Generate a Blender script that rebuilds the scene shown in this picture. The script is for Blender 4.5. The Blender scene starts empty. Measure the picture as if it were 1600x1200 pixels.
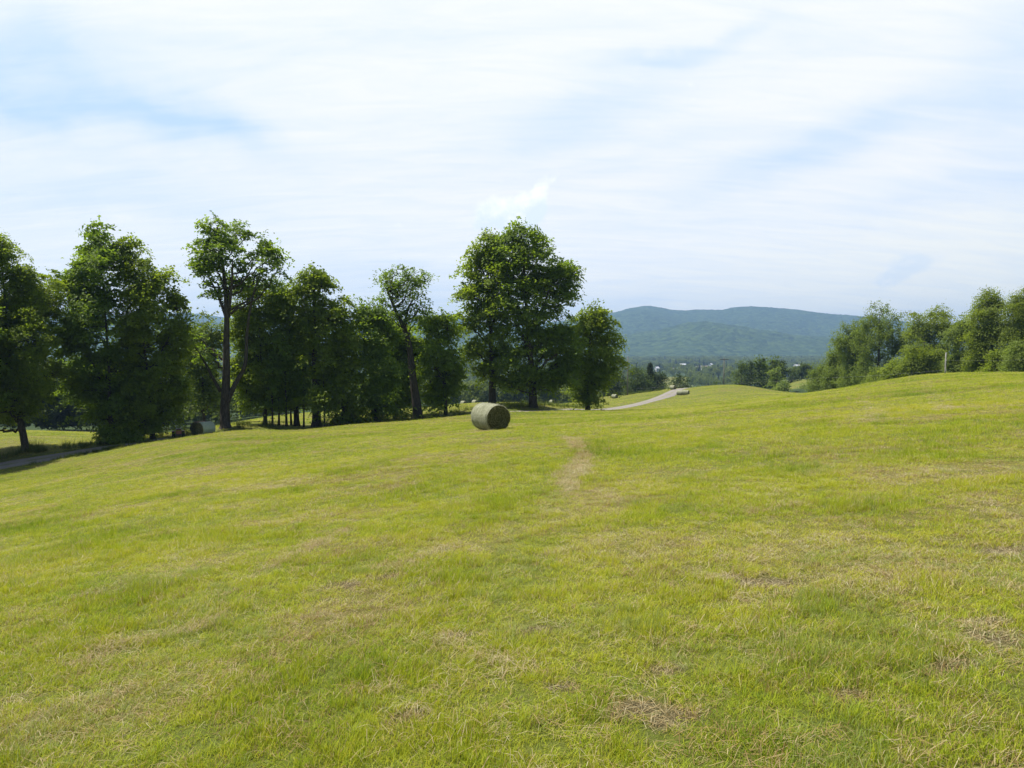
import bpy, math, random
import numpy as np
from mathutils import Vector

R = math.radians
SC = bpy.context.scene
COL = SC.collection
F = 1067.0                      # focal length in photo pixels (24 mm on full frame)
HOR = 550.0                     # horizon row in the photo
PITCH = math.atan((600 - HOR) / F)
CAMZ = 1.6
CAM = np.array([0.0, 0.0, CAMZ])


def ray(px, py):
    cx, cy = (px - 800.0) / F, -(py - 600.0) / F
    cp, sp = math.cos(PITCH), math.sin(PITCH)
    d = np.array([cx, cp + cy * sp, cy * cp - sp])
    return d


def P(px, py, d):
    """world point seen at a photo pixel, at distance d in front of the camera"""
    v = ray(px, py)
    return CAM + v * (d / v[1])


def XY(px, d):
    v = ray(px, HOR)
    return v[0] * d / v[1], d


# ------------------------------------------------------------------ noise
def vnoise(x, y, seed=0):
    x = np.asarray(x, float); y = np.asarray(y, float)
    xi = np.floor(x).astype(np.int64); yi = np.floor(y).astype(np.int64)
    fx = x - xi; fy = y - yi
    fx = fx * fx * (3 - 2 * fx); fy = fy * fy * (3 - 2 * fy)

    def h(a, b):
        n = (a * 374761393 + b * 668265263 + seed * 1274126177) & 0xFFFFFFFF
        n = ((n ^ (n >> 13)) * 1274126177) & 0xFFFFFFFF
        n = (n ^ (n >> 16)) & 0xFFFFFF
        return n / float(0xFFFFFF)
    a, b = h(xi, yi), h(xi + 1, yi)
    c, d = h(xi, yi + 1), h(xi + 1, yi + 1)
    return (a * (1 - fx) + b * fx) * (1 - fy) + (c * (1 - fx) + d * fx) * fy


def fbm(x, y, seed=0, octv=4):
    s = 0.0; a = 0.5; t = 0.0
    for o in range(octv):
        s = s + a * vnoise(np.asarray(x) * 2 ** o + 17.3 * o, np.asarray(y) * 2 ** o - 9.1 * o, seed + o)
        t += a; a *= 0.55
    return s / t


def sstep(a, b, x):
    t = np.clip((x - a) / (b - a), 0, 1)
    return t * t * (3 - 2 * t)


# ------------------------------------------------------------------ terrain
SX, SY = 0.10, -0.064

def plane(x, y):
    r = np.hypot(x, y)
    fade = 1 - sstep(60, 330, r)
    return (SX * x + SY * y) * fade


def warp(x, y):
    r = np.hypot(x, y); w = np.log1p(r / 8.0); t = np.arctan2(x, y)
    return w * np.sin(t) * 1.35, w * np.cos(t)

CTRL_PX = [  # photo pixel and distance of ground the photo shows
    (0, 742, 48), (0, 725, 53), (35, 703, 58), (100, 709, 56), (0, 672, 100), (150, 676, 100), (200, 690, 63),
    (317, 678.5, 62.5), (350, 667, 68), (413, 664, 72), (492, 666, 72), (535, 660, 72), (587, 656, 74), (652, 652, 76),
    (695, 648, 78), (769, 637, 84), (833, 635, 84), (920, 640, 88), (835, 645, 72), (765, 671, 31.5), (470, 672, 62),
    (300, 682, 57), (150, 712, 52), (600, 660, 66), (700, 652, 68),
    (930, 641, 97), (1000, 630.5, 135), (1040, 618, 168), (1067, 618, 173), (961, 622.5, 196), (980, 617.5, 195), (863, 632, 190),
    (733, 633.5, 200), (540, 641, 170), (540, 652, 100), (430, 650, 125),
    (1478, 583.5, 65), (1600, 583.5, 66), (1440, 586.5, 78), (1400, 592, 98), (1350, 601, 125), (1300, 609, 150), (1240, 614, 184),
    (1190, 608.5, 205), (1150, 606.5, 215), (1100, 606.5, 215), (1050, 607.5, 212), (950, 619, 214),
    (1250, 592.5, 330), (1250, 602, 290), (1240, 612, 252),
     (1150, 612.5, 150), (1200, 615, 130), (1250, 616.5, 120), (1300, 611.5, 105), (1350, 603.5, 95), (1100, 612, 165), (1200, 611, 175), (1250, 615, 160), (1300, 610, 132), (800, 631.5, 185),
]
CTRL_XYZ = []
for px, d, z in [  # ground hidden behind crests, and the valley
        (1600, 105, -3.6), (1540, 95, -2.6), (1478, 95, -2.6), (1400, 135, -6.2), (1350, 160, -9.0), (1300, 190, -12.0), (1240, 218, -13.6), (1190, 255, -18),
        (1150, 260, -18), (1100, 262, -18), (1050, 260, -17.5), (950, 262, -19), (860, 262, -19), (733, 262, -20), (540, 240, -19),
        (400, 180, -16), (150, 135, -14.5), (0, 135, -14.5), (-200, 100, -10.5), (-250, 60, -8.5), (-400, 40, -6.8), (250, 100, -10.5),
        (1800, 70, 0.2), (1900, 40, 0.3), (1850, 130, -3.5), (1250, 420, -24), (1400, 240, -15), (1600, 240, -10)]:
    x, y = XY(px, d); CTRL_XYZ.append((x, y, z))
for a in (-70, -50, -36, -24, -12, 0, 12, 24, 36, 50, 70):
    for d, z in ((420, -31), (800, -36), (1500, -34), (2600, -26), (6000, -26)):
        if d == 420 and abs(a - 22) < 7: continue
        CTRL_XYZ.append((d * math.tan(R(a)) if abs(a) < 60 else d * math.sin(R(a)), d if abs(a) < 60 else d * math.cos(R(a)), z))
for a in range(0, 360, 30):
    for d in (4, 12):
        x, y = d * math.sin(R(a)), d * math.cos(R(a)); CTRL_XYZ.append((x, y, SX * x + SY * y))
for a in range(90, 271, 30):
    for d, z in ((40, None), (150, 1.0), (600, 0), (3000, 0)):
        x, y = d * math.sin(R(a)), d * math.cos(R(a))
        CTRL_XYZ.append((x, y, float(plane(x, y)) * 0.8 if z is None else z))
_pts = [tuple(P(*c)) for c in CTRL_PX] + CTRL_XYZ
_pts = np.array(_pts)
_cu, _cv = warp(_pts[:, 0], _pts[:, 1])
_res = _pts[:, 2] - plane(_pts[:, 0], _pts[:, 1])


def _phi(r2):
    return np.where(r2 > 1e-12, r2 * np.log(r2 + 1e-12), 0.0)

_n = len(_pts)
_A = np.zeros((_n + 3, _n + 3))
_A[:_n, :_n] = _phi((_cu[:, None] - _cu) ** 2 + (_cv[:, None] - _cv) ** 2) + np.eye(_n) * 2e-4
_A[:_n, _n] = 1; _A[:_n, _n + 1] = _cu; _A[:_n, _n + 2] = _cv
_A[_n:, :_n] = _A[:_n, _n:].T
_W = np.linalg.solve(_A, np.concatenate([_res, np.zeros(3)]))

# driveway centre line: (px, distance)
ROAD_PX = [(-420, 44), (-200, 48), (-80, 50.5), (0, 52.5), (60, 54), (110, 56), (165, 59), (230, 61.5), (320, 64.2), (430, 67), (540, 69), (650, 72), (750, 76),
           (840, 79.5), (890, 86), (925, 97), (965, 115), (1000, 135), (1027, 152), (1042, 168), (1050, 182), (1062, 196), (1090, 210), (1135, 226), (1180, 245)]


def catmull(pts, per=24):
    pts = np.asarray(pts, float); out = []
    for i in range(len(pts) - 1):
        p0 = pts[max(i - 1, 0)]; p1 = pts[i]; p2 = pts[i + 1]; p3 = pts[min(i + 2, len(pts) - 1)]
        for k in range(per):
            t = k / per
            out.append(0.5 * (2 * p1 + (p2 - p0) * t + (2 * p0 - 5 * p1 + 4 * p2 - p3) * t * t + (-p0 + 3 * p1 - 3 * p2 + p3) * t ** 3))
    out.append(pts[-1]); return np.array(out)

ROAD = catmull([XY(*p) for p in ROAD_PX], 16)
_rx = 800 + ROAD[:, 0] / ROAD[:, 1] * F
ROAD_DIP = 0.45 * sstep(250, 330, _rx) * (1 - sstep(880, 925, _rx))
ROAD_W = 1.75


def road_near(x, y):
    x = np.atleast_1d(x); y = np.atleast_1d(y)
    dm = np.full(x.shape, 1e9); dip = np.zeros(x.shape)
    cand = np.where((y > 25) & (y < 270) & (np.abs(x) < 110))[0]
    for s in range(0, len(cand), 20000):
        c = cand[s:s + 20000]
        d2 = (x[c, None] - ROAD[None, :, 0]) ** 2 + (y[c, None] - ROAD[None, :, 1]) ** 2
        k = d2.argmin(1)
        dm[c] = np.sqrt(d2[np.arange(len(c)), k]); dip[c] = ROAD_DIP[k]
    return dm, dip


def base_h(x, y):
    x = np.atleast_1d(np.asarray(x, float)); y = np.atleast_1d(np.asarray(y, float))
    u, v = warp(x, y); out = np.empty(x.shape)
    for s in range(0, len(x), 20000):
        e = s + 20000
        r2 = (u[s:e, None] - _cu) ** 2 + (v[s:e, None] - _cv) ** 2
        out[s:e] = _phi(r2) @ _W[:_n] + _W[_n] + _W[_n + 1] * u[s:e] + _W[_n + 2] * v[s:e]
    out += plane(x, y)
    r = np.hypot(x, y)
    amp = np.clip(r / 400, 0, 1)
    out += (fbm(x / 3.1, y / 3.1, 5, 3) - 0.5) * 0.06 * (1 - np.clip(r / 150, 0, 1)) + (fbm(x / 14, y / 14, 8, 2) - 0.5) * 0.07 * (1 - np.clip(r / 120, 0, 1)) * np.clip(r / 10, 0, 1)
    out += (fbm(x / 160, y / 160, 9, 3) - 0.5) * 10 * sstep(450, 900, r)
    return out


def ground_h(x, y, carve=True):
    z = base_h(x, y)
    dm, dip = road_near(x, y)
    z -= dip * np.exp(-(dm / 2.6) ** 2)
    if carve:
        z -= 0.10 * (1 - sstep(1.3, 2.3, dm))
    return z


def gz(x, y):
    return float(ground_h(np.array([x]), np.array([y]))[0])


# ------------------------------------------------------------------ object helpers
def tag(o, label=None, cat=None, group=None, kind=None):
    if label: o['label'] = label
    if cat: o['category'] = cat
    if group: o['group'] = group
    if kind: o['kind'] = kind
    return o


def empty(name, loc, rz=0.0):
    o = bpy.data.objects.new(name, None); COL.objects.link(o)
    o.empty_display_size = 0.3
    o.location = loc; o.rotation_euler = (0, 0, rz)
    return o


def mesh_np(name, verts, faces, mat=None, parent=None, attrs=None, smooth=False, link=True, local=None):
    """faces: list of int arrays of shape (M,k)"""
    me = bpy.data.meshes.new(name)
    verts = np.asarray(verts, np.float32)
    if local is not None:
        verts = verts - np.asarray(local, np.float32)
    if not isinstance(faces, list): faces = [faces]
    faces = [np.asarray(f, np.int32) for f in faces if len(f)]
    me.vertices.add(len(verts)); me.vertices.foreach_set('co', verts.ravel())
    if faces:
        loops = np.concatenate([f.ravel() for f in faces])
        tot = np.concatenate([np.full(len(f), f.shape[1], np.int32) for f in faces])
        st = np.concatenate([[0], np.cumsum(tot)[:-1]]).astype(np.int32)
        me.loops.add(len(loops)); me.loops.foreach_set('vertex_index', loops)
        me.polygons.add(len(tot)); me.polygons.foreach_set('loop_start', st); me.polygons.foreach_set('loop_total', tot)
        me.polygons.foreach_set('use_smooth', np.full(len(tot), smooth, bool))
    for k, (typ, arr) in (attrs or {}).items():
        a = me.attributes.new(k, typ, 'POINT')
        a.data.foreach_set('value' if typ in ('FLOAT', 'INT') else 'vector', np.asarray(arr, np.float32 if typ != 'INT' else np.int32).ravel())
    me.update(calc_edges=True); me.validate()
    if mat: me.materials.append(mat)
    o = bpy.data.objects.new(name, me)
    if link: COL.objects.link(o)
    if parent: o.parent = parent
    return o


class MB:
    """collects shapes into one mesh"""
    def __init__(self): self.v = []; self.q = []; self.t = []; self.n = 0
    def add(self, v, q=None, t=None):
        v = np.asarray(v, float)
        if q is not None and len(q): self.q.append(np.asarray(q, int) + self.n)
        if t is not None and len(t): self.t.append(np.asarray(t, int) + self.n)
        self.v.append(v); self.n += len(v)
    def box(self, c, s, rz=0.0, rx=0.0, ry=0.0, taper=1.0):
        c = np.asarray(c, float); h = np.asarray(s, float) / 2
        p = np.array([[-1, -1, -1], [1, -1, -1], [1, 1, -1], [-1, 1, -1], [-1, -1, 1], [1, -1, 1], [1, 1, 1], [-1, 1, 1]], float) * h
        p[4:, :2] *= taper
        cx, sx = math.cos(rx), math.sin(rx); p = p @ np.array([[1, 0, 0], [0, cx, sx], [0, -sx, cx]])
        cy, sy = math.cos(ry), math.sin(ry); p = p @ np.array([[cy, 0, -sy], [0, 1, 0], [sy, 0, cy]])
        cz, sz = math.cos(rz), math.sin(rz); p = p @ np.array([[cz, sz, 0], [-sz, cz, 0], [0, 0, 1]])
        self.add(p + c, [[0, 3, 2, 1], [4, 5, 6, 7], [0, 1, 5, 4], [1, 2, 6, 5], [2, 3, 7, 6], [3, 0, 4, 7]])
    def tube(self, pts, rad, n=8, cap=True):
        v, q, t = tube(pts, rad, n, cap); self.add(v, q, t)
    def build(self, name, mat, parent=None, smooth=False, bevel=0, local=None):
        o = mesh_np(name, np.concatenate(self.v), ([np.concatenate(self.q)] if self.q else []) + ([np.concatenate(self.t)] if self.t else []), mat, parent, smooth=smooth, local=local)
        if bevel:
            m = o.modifiers.new('bevel', 'BEVEL'); m.width = bevel; m.segments = 2
        return o


def tube(pts, rad, n=8, cap=True):
    pts = np.asarray(pts, float); m = len(pts)
    rad = np.broadcast_to(np.asarray(rad, float), (m,))
    tan = np.gradient(pts, axis=0); tan /= np.linalg.norm(tan, axis=1)[:, None] + 1e-9
    ref = np.array([0.13, 0.99, 0.05]) if abs(tan[0][1]) < 0.8 else np.array([0.99, 0.1, 0.05])
    a = np.cross(tan, ref); a /= np.linalg.norm(a, axis=1)[:, None] + 1e-9
    b = np.cross(tan, a)
    ang = np.arange(n) * 2 * math.pi / n
    v = (pts[:, None, :] + rad[:, None, None] * (np.cos(ang)[None, :, None] * a[:, None, :] + np.sin(ang)[None, :, None] * b[:, None, :])).reshape(-1, 3)
    i = np.arange(m - 1)[:, None] * n; k = np.arange(n)[None, :]; k2 = (k + 1) % n
    q = np.stack([i + k, i + k2, i + n + k2, i + n + k], -1).reshape(-1, 4)
    t = []
    if cap:
        v = np.concatenate([v, pts[:1], pts[-1:]]); c0 = m * n; c1 = c0 + 1
        kk = np.arange(n); kk2 = (kk + 1) % n
        t = np.concatenate([np.stack([kk2, kk, np.full(n, c0)], -1), np.stack([(m - 1) * n + kk, (m - 1) * n + kk2, np.full(n, c1)], -1)])
    return v, q, t


# ------------------------------------------------------------------ materials
class NT:
    def __init__(self, mat): self.t = mat.node_tree; self.n = self.t.nodes; self.l = self.t.links
    def add(self, typ, **kw):
        nd = self.n.new(typ)
        for k, v in kw.items(): setattr(nd, k, v)
        return nd
    def link(self, a, b): self.l.new(a, b)
    def val(self, sock, v):
        if hasattr(v, 'is_output') or isinstance(v, bpy.types.NodeSocket): self.l.new(v, sock)
        else: sock.default_value = v
    def math(self, op, a, b=0.0, c=None, clamp=False):
        m = self.add('ShaderNodeMath', operation=op, use_clamp=clamp)
        self.val(m.inputs[0], a); self.val(m.inputs[1], b)
        if c is not None: self.val(m.inputs[2], c)
        return m.outputs[0]
    def mix(self, f, a, b, blend='MIX'):
        m = self.add('ShaderNodeMix', data_type='RGBA', blend_type=blend)
        self.val(m.inputs[0], f)
        for s, v in ((m.inputs[6], a), (m.inputs[7], b)):
            if isinstance(v, (tuple, list)): s.default_value = (*v[:3], 1)
            else: self.l.new(v, s)
        return m.outputs[2]
    def ramp(self, f, stops, interp='LINEAR'):
        r = self.add('ShaderNodeValToRGB'); r.color_ramp.interpolation = interp
        el = r.color_ramp.elements
        while len(el) < len(stops): el.new(0.5)
        for e, (p, c) in zip(el, stops):
            e.position = p; e.color = (*c, 1) if len(c) == 3 else c
        self.val(r.inputs[0], f); return r.outputs[0]
    def noise(self, vec, scale, detail=4, rough=0.55, dist=0.0):
        n = self.add('ShaderNodeTexNoise'); n.inputs['Scale'].default_value = scale
        n.inputs['Detail'].default_value = detail; n.inputs['Roughness'].default_value = rough; n.inputs['Distortion'].default_value = dist
        if vec is not None: self.l.new(vec, n.inputs['Vector'])
        return n.outputs['Fac']
    def attr(self, name, typ='GEOMETRY'):
        a = self.add('ShaderNodeAttribute', attribute_name=name, attribute_type=typ); return a.outputs['Fac']
    def mapr(self, v, a, b, c=0.0, d=1.0):
        m = self.add('ShaderNodeMapRange'); self.val(m.inputs[0], v)
        for i, q in enumerate((a, b, c, d)): m.inputs[i + 1].default_value = q
        return m.outputs[0]


def new_mat(name, rough=0.8, spec=0.2):
    m = bpy.data.materials.new(name); m.use_nodes = True
    nt = NT(m); b = nt.n['Principled BSDF']
    b.inputs['Roughness'].default_value = rough; b.inputs['Specular IOR Level'].default_value = spec
    return m, nt, b


def simple_mat(name, col, rough=0.7, var=0.25, scale=8.0, spec=0.3, bump=0.15, metal=0.0):
    m, nt, b = new_mat(name, rough, spec)
    tc = nt.add('ShaderNodeTexCoord').outputs['Object']
    n = nt.noise(tc, scale, 6, 0.65)
    d = tuple(c * (1 - var) for c in col); l = tuple(min(1, c * (1 + var)) for c in col)
    nt.link(nt.ramp(n, [(0.3, d), (0.7, l)]), b.inputs['Base Color'])
    b.inputs['Metallic'].default_value = metal
    if bump:
        bp = nt.add('ShaderNodeBump'); bp.inputs['Strength'].default_value = bump; bp.inputs['Distance'].default_value = 0.02
        nt.link(nt.noise(tc, scale * 3, 5), bp.inputs['Height']); nt.link(bp.outputs[0], b.inputs['Normal'])
    return m


def leaf_mat(name, dark, mid, light, trans=0.35, tcol=None, rough=0.55, spec=0.25):
    m, nt, b = new_mat(name, rough, spec)
    lv = nt.attr('lv')
    col = nt.ramp(lv, [(0.0, dark), (0.5, mid), (1.0, light)])
    nt.link(col, b.inputs['Base Color'])
    tr = nt.add('ShaderNodeBsdfTranslucent')
    tc = nt.mix(1.0, col, tcol or (1.9, 1.9, 0.7), 'MULTIPLY')
    nt.link(tc, tr.inputs['Color'])
    mx = nt.add('ShaderNodeMixShader'); mx.inputs[0].default_value = trans
    nt.link(b.outputs[0], mx.inputs[1]); nt.link(tr.outputs[0], mx.inputs[2])
    nt.link(mx.outputs[0], nt.n['Material Output'].inputs['Surface'])
    return m

M = {}
M['leaf'] = leaf_mat('maple_leaves', (0.10, 0.158, 0.019), (0.155, 0.222, 0.028), (0.215, 0.28, 0.043), 0.5)
M['leaf_warm'] = leaf_mat('warm_maple_leaves', (0.115, 0.168, 0.018), (0.175, 0.235, 0.027), (0.24, 0.295, 0.042), 0.5)
M['leaf_cool'] = leaf_mat('cool_ash_leaves', (0.095, 0.152, 0.021), (0.14, 0.208, 0.031), (0.195, 0.265, 0.046), 0.5)
M['leaf_far'] = leaf_mat('far_crown_leaves', (0.05, 0.08, 0.018), (0.085, 0.125, 0.026), (0.13, 0.175, 0.038), 0.42)
M['leaf_light'] = leaf_mat('young_leaves', (0.07, 0.11, 0.018), (0.11, 0.155, 0.024), (0.16, 0.20, 0.034), 0.48)
M['leaf_dark'] = leaf_mat('wood_leaves', (0.028, 0.046, 0.012), (0.045, 0.07, 0.016), (0.07, 0.10, 0.02), 0.35)
M['leaf_grey'] = leaf_mat('feathery_leaves', (0.125, 0.165, 0.034), (0.18, 0.232, 0.046), (0.24, 0.295, 0.07), 0.5, (1.5, 1.55, 0.85))
M['leaf_right'] = leaf_mat('hedgerow_leaves', (0.115, 0.155, 0.024), (0.172, 0.22, 0.033), (0.235, 0.28, 0.05), 0.5)
M['needle'] = leaf_mat('spruce_needles', (0.03, 0.045, 0.018), (0.045, 0.066, 0.024), (0.07, 0.095, 0.032), 0.2)


def bark_mat():
    m, nt, b = new_mat('bark', 0.9, 0.1)
    tc = nt.add('ShaderNodeTexCoord').outputs['Object']
    mp = nt.add('ShaderNodeMapping'); mp.inputs['Scale'].default_value = (9, 9, 1.4); nt.link(tc, mp.inputs[0])
    n = nt.noise(mp.outputs[0], 1.5, 8, 0.65, 0.4)
    nt.link(nt.ramp(n, [(0.3, (0.03, 0.026, 0.02)), (0.55, (0.085, 0.072, 0.056)), (0.75, (0.15, 0.135, 0.11))]), b.inputs['Base Color'])
    bp = nt.add('ShaderNodeBump'); bp.inputs['Strength'].default_value = 0.8; bp.inputs['Distance'].default_value = 0.06
    nt.link(n, bp.inputs['Height']); nt.link(bp.outputs[0], b.inputs['Normal'])
    return m
M['bark'] = bark_mat()
# ------------------------------------------------------------------ field attributes (grass kinds), world metres
STRAW_LINES = [  # rows of loose dry clippings left by the rake: photo pixels (px, py), half width m, strength
    ([(885, 684), (905, 695), (912, 710), (905, 728), (892, 747), (884, 768)], 0.42, 1.5),
    ([(545, 828), (520, 838), (480, 858), (430, 885), (400, 900)], 0.30, 1.0),
    ([(330, 975), (250, 1000), (180, 1015), (130, 1040)], 0.22, 0.6),
    ([(1440, 598), (1455, 608), (1462, 620), (1478, 640)], 0.55, 0.8),
    ([(1060, 648), (1085, 650)], 0.7, 0.6), ([(820, 646), (870, 645)], 0.9, 0.5),
    ([(240, 706), (300, 690), (380, 678), (440, 672)], 0.5, 0.55), ([(60, 760), (160, 734), (260, 712), (330, 700)], 0.5, 0.5), ([(170, 745), (260, 728), (330, 716)], 0.4, 0.35),
    ([(1350, 628), (1362, 640), (1360, 660)], 0.6, 0.4), ([(1540, 860), (1590, 870)], 0.18, 1.0), ([(1560, 915), (1600, 925)], 0.15, 0.8),
    ([(690, 860), (650, 875), (600, 890)], 0.25, 0.4), ([(560, 725), (500, 740), (420, 765)], 0.5, 0.35), ([(1180, 800), (1220, 795), (1250, 790)], 0.2, 0.5),
    ([(1120, 905), (1160, 912), (1215, 914)], 0.10, 0.9), ([(990, 1100), (1020, 1115), (1050, 1128)], 0.10, 1.1), ([(1540, 985), (1570, 1010)], 0.12, 0.7),
    ([(738, 672), (765, 674), (800, 667)], 0.5, 0.55), ([(700, 1010), (760, 1030), (850, 1050)], 0.12, 0.35), ([(560, 1085), (620, 1075)], 0.12, 0.5),
]


def hit(px, py):
    """where the line of sight through a photo pixel meets the ground"""
    v = ray(px, py); d = 2.5
    ds = np.exp(np.linspace(math.log(2.0), math.log(320), 500))
    pts = CAM + v[None, :] * (ds / v[1])[:, None]
    below = np.where(pts[:, 2] < ground_h(pts[:, 0], pts[:, 1]))[0]
    return pts[below[0]][:2] if len(below) else pts[-1][:2]

_STRAW = []
for pl, hw, st in STRAW_LINES:
    q = np.array([hit(*p) for p in pl]); q = catmull(q, 8)
    _STRAW.append((q, hw * 0.6, st))


def straw_f(x, y):
    x = np.asarray(x); y = np.asarray(y); out = np.zeros(x.shape)
    wob = (fbm(x / 0.5, y / 0.5, 31, 3) - 0.5)
    big = (fbm(x / 1.7, y / 1.7, 33, 2) - 0.5)
    for q, hw, st in _STRAW:
        lo = q.min(0) - 3 * hw - 1; hi = q.max(0) + 3 * hw + 1
        c = np.where((x > lo[0]) & (x < hi[0]) & (y > lo[1]) & (y < hi[1]))[0]
        if not len(c): continue
        for s in range(0, len(c), 20000):
            cc = c[s:s + 20000]
            d = np.sqrt(((x[cc, None] - q[None, :, 0]) ** 2 + (y[cc, None] - q[None, :, 1]) ** 2).min(1))
            m = (1 - sstep(0.1, 1.2, d / hw + wob[cc] * 1.9 + big[cc] * 0.9)) * st
            out[cc] = np.maximum(out[cc], m)
    return np.clip(out, 0, 1)


BARE = [(hit(*p), r) for p, r in (((1000, 1108), 0.16), ((1045, 1122), 0.13), ((975, 1118), 0.10), ((1132, 905), 0.13), ((1205, 911), 0.20), ((1170, 908), 0.10), ((1555, 1000), 0.16), ((1530, 975), 0.12), ((1575, 862), 0.22), ((830, 985), 0.14),
                                  ((710, 995), 0.13), ((600, 905), 0.22), ((545, 915), 0.2), ((1040, 1050), 0.10), ((1490, 1040), 0.13), ((420, 1060), 0.12), ((640, 1120), 0.11), ((1330, 1090), 0.10), ((170, 925), 0.22), ((880, 1075), 0.09))]


def bare_f(x, y):
    out = np.zeros(np.shape(x)); w = (fbm(x / 0.16, y / 0.16, 35, 3) - 0.5) * 1.6
    for c, r in BARE:
        d = np.hypot((x - c[0]) / 1.5, y - c[1]) / (r * 0.8)
        out = np.maximum(out, 1 - sstep(0.3, 1.3, d + w))
    return out


def dry_f(x, y):      # brownish, thin spots
    return sstep(0.45, 0.70, 0.55 * fbm(x / 1.3, y / 1.3, 41, 4) + 0.45 * fbm(x / 5.5 + 3, y / 5.5, 43, 3))


def lush_f(x, y):     # greener strips, drawn out along the mowing direction
    a = R(-58); u = x * math.cos(a) - y * math.sin(a); v = x * math.sin(a) + y * math.cos(a)
    return np.clip(0.55 * fbm(u / 3.4, v / 22, 51, 3) + 0.45 * fbm(x / 2.1, y / 2.1, 53, 3), 0, 1)


# ------------------------------------------------------------------ ground sheet
def build_ground():
    az_front = np.radians(np.arange(-44, 44.01, 0.36))
    az_back = np.radians(np.concatenate([np.arange(48, 316, 5.0)]))
    az = np.concatenate([az_front, az_back])
    rr = [0.6]
    while rr[-1] < 7000:
        r = rr[-1]
        k = 1.03 if r < 3 else (1.012 if r < 40 else (1.007 if r < 230 else (1.015 if r < 700 else 1.04)))
        rr.append(r * k)
    rr = np.array(rr)
    A, RR = np.meshgrid(az, rr)
    x = (RR * np.sin(A)).ravel(); y = (RR * np.cos(A)).ravel()
    z = ground_h(x, y)
    x = np.append(x, 0.0); y = np.append(y, 0.0); z = np.append(z, float(z[:len(az)].mean()))
    m, n = A.shape
    i = np.arange(m - 1)[:, None] * n; k = np.arange(n)[None, :]; k2 = (k + 1) % n
    q = np.stack([i + k, i + k2, i + n + k2, i + n + k], -1).reshape(-1, 4)[:, ::-1]
    t = np.stack([np.arange(n), (np.arange(n) + 1) % n, np.full(n, m * n)], -1)
    dm, dip = road_near(x, y)
    r = np.hypot(x, y)
    # open hay meadow, or wooded valley beyond it
    wild = sstep(225, 262, y + 10 * (fbm(x / 25, y / 25, 61, 2) - 0.5))
    pocket = np.exp(-(((x - (1248 - 800) / F * 305) / 17) ** 2 + ((y - 285) / 68) ** 2) * 1.2)
    wild = wild * (1 - sstep(0.25, 0.5, pocket))
    wild = wild * (1 - ((np.abs(800 + x / np.maximum(y, 1) * F - 1050) < 28) & (y > 560) & (y < 985)))
    lf = (y > 116) & (x < -62)
    wild = np.where(lf, np.maximum(wild, sstep(108, 122, y)), wild)
    pxx = 800 + x / np.maximum(y, 1) * F
    lim = np.interp(pxx, (1200, 1282, 1350, 1400, 1480, 1560, 1700), (240, 168, 140, 122, 100, 90, 90))
    wild = np.where((y > 60) & (pxx > 1200) & (pocket < 0.25), np.maximum(wild, sstep(0, 8, y - lim)), wild)
    verge = np.exp(-((dm - 2.3) / 0.7) ** 2)
    o = mesh_np('ground', np.stack([x, y, z], -1), [q, t], M['ground'], smooth=True, attrs={
        'straw': ('FLOAT', straw_f(x, y)), 'dry': ('FLOAT', dry_f(x, y)), 'lush': ('FLOAT', lush_f(x, y)), 'wild': ('FLOAT', wild), 'bare': ('FLOAT', bare_f(x, y)), 'verge': ('FLOAT', verge)})
    tag(o, kind='structure', label='grassy hillside falling away to the valley', cat='ground')


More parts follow.
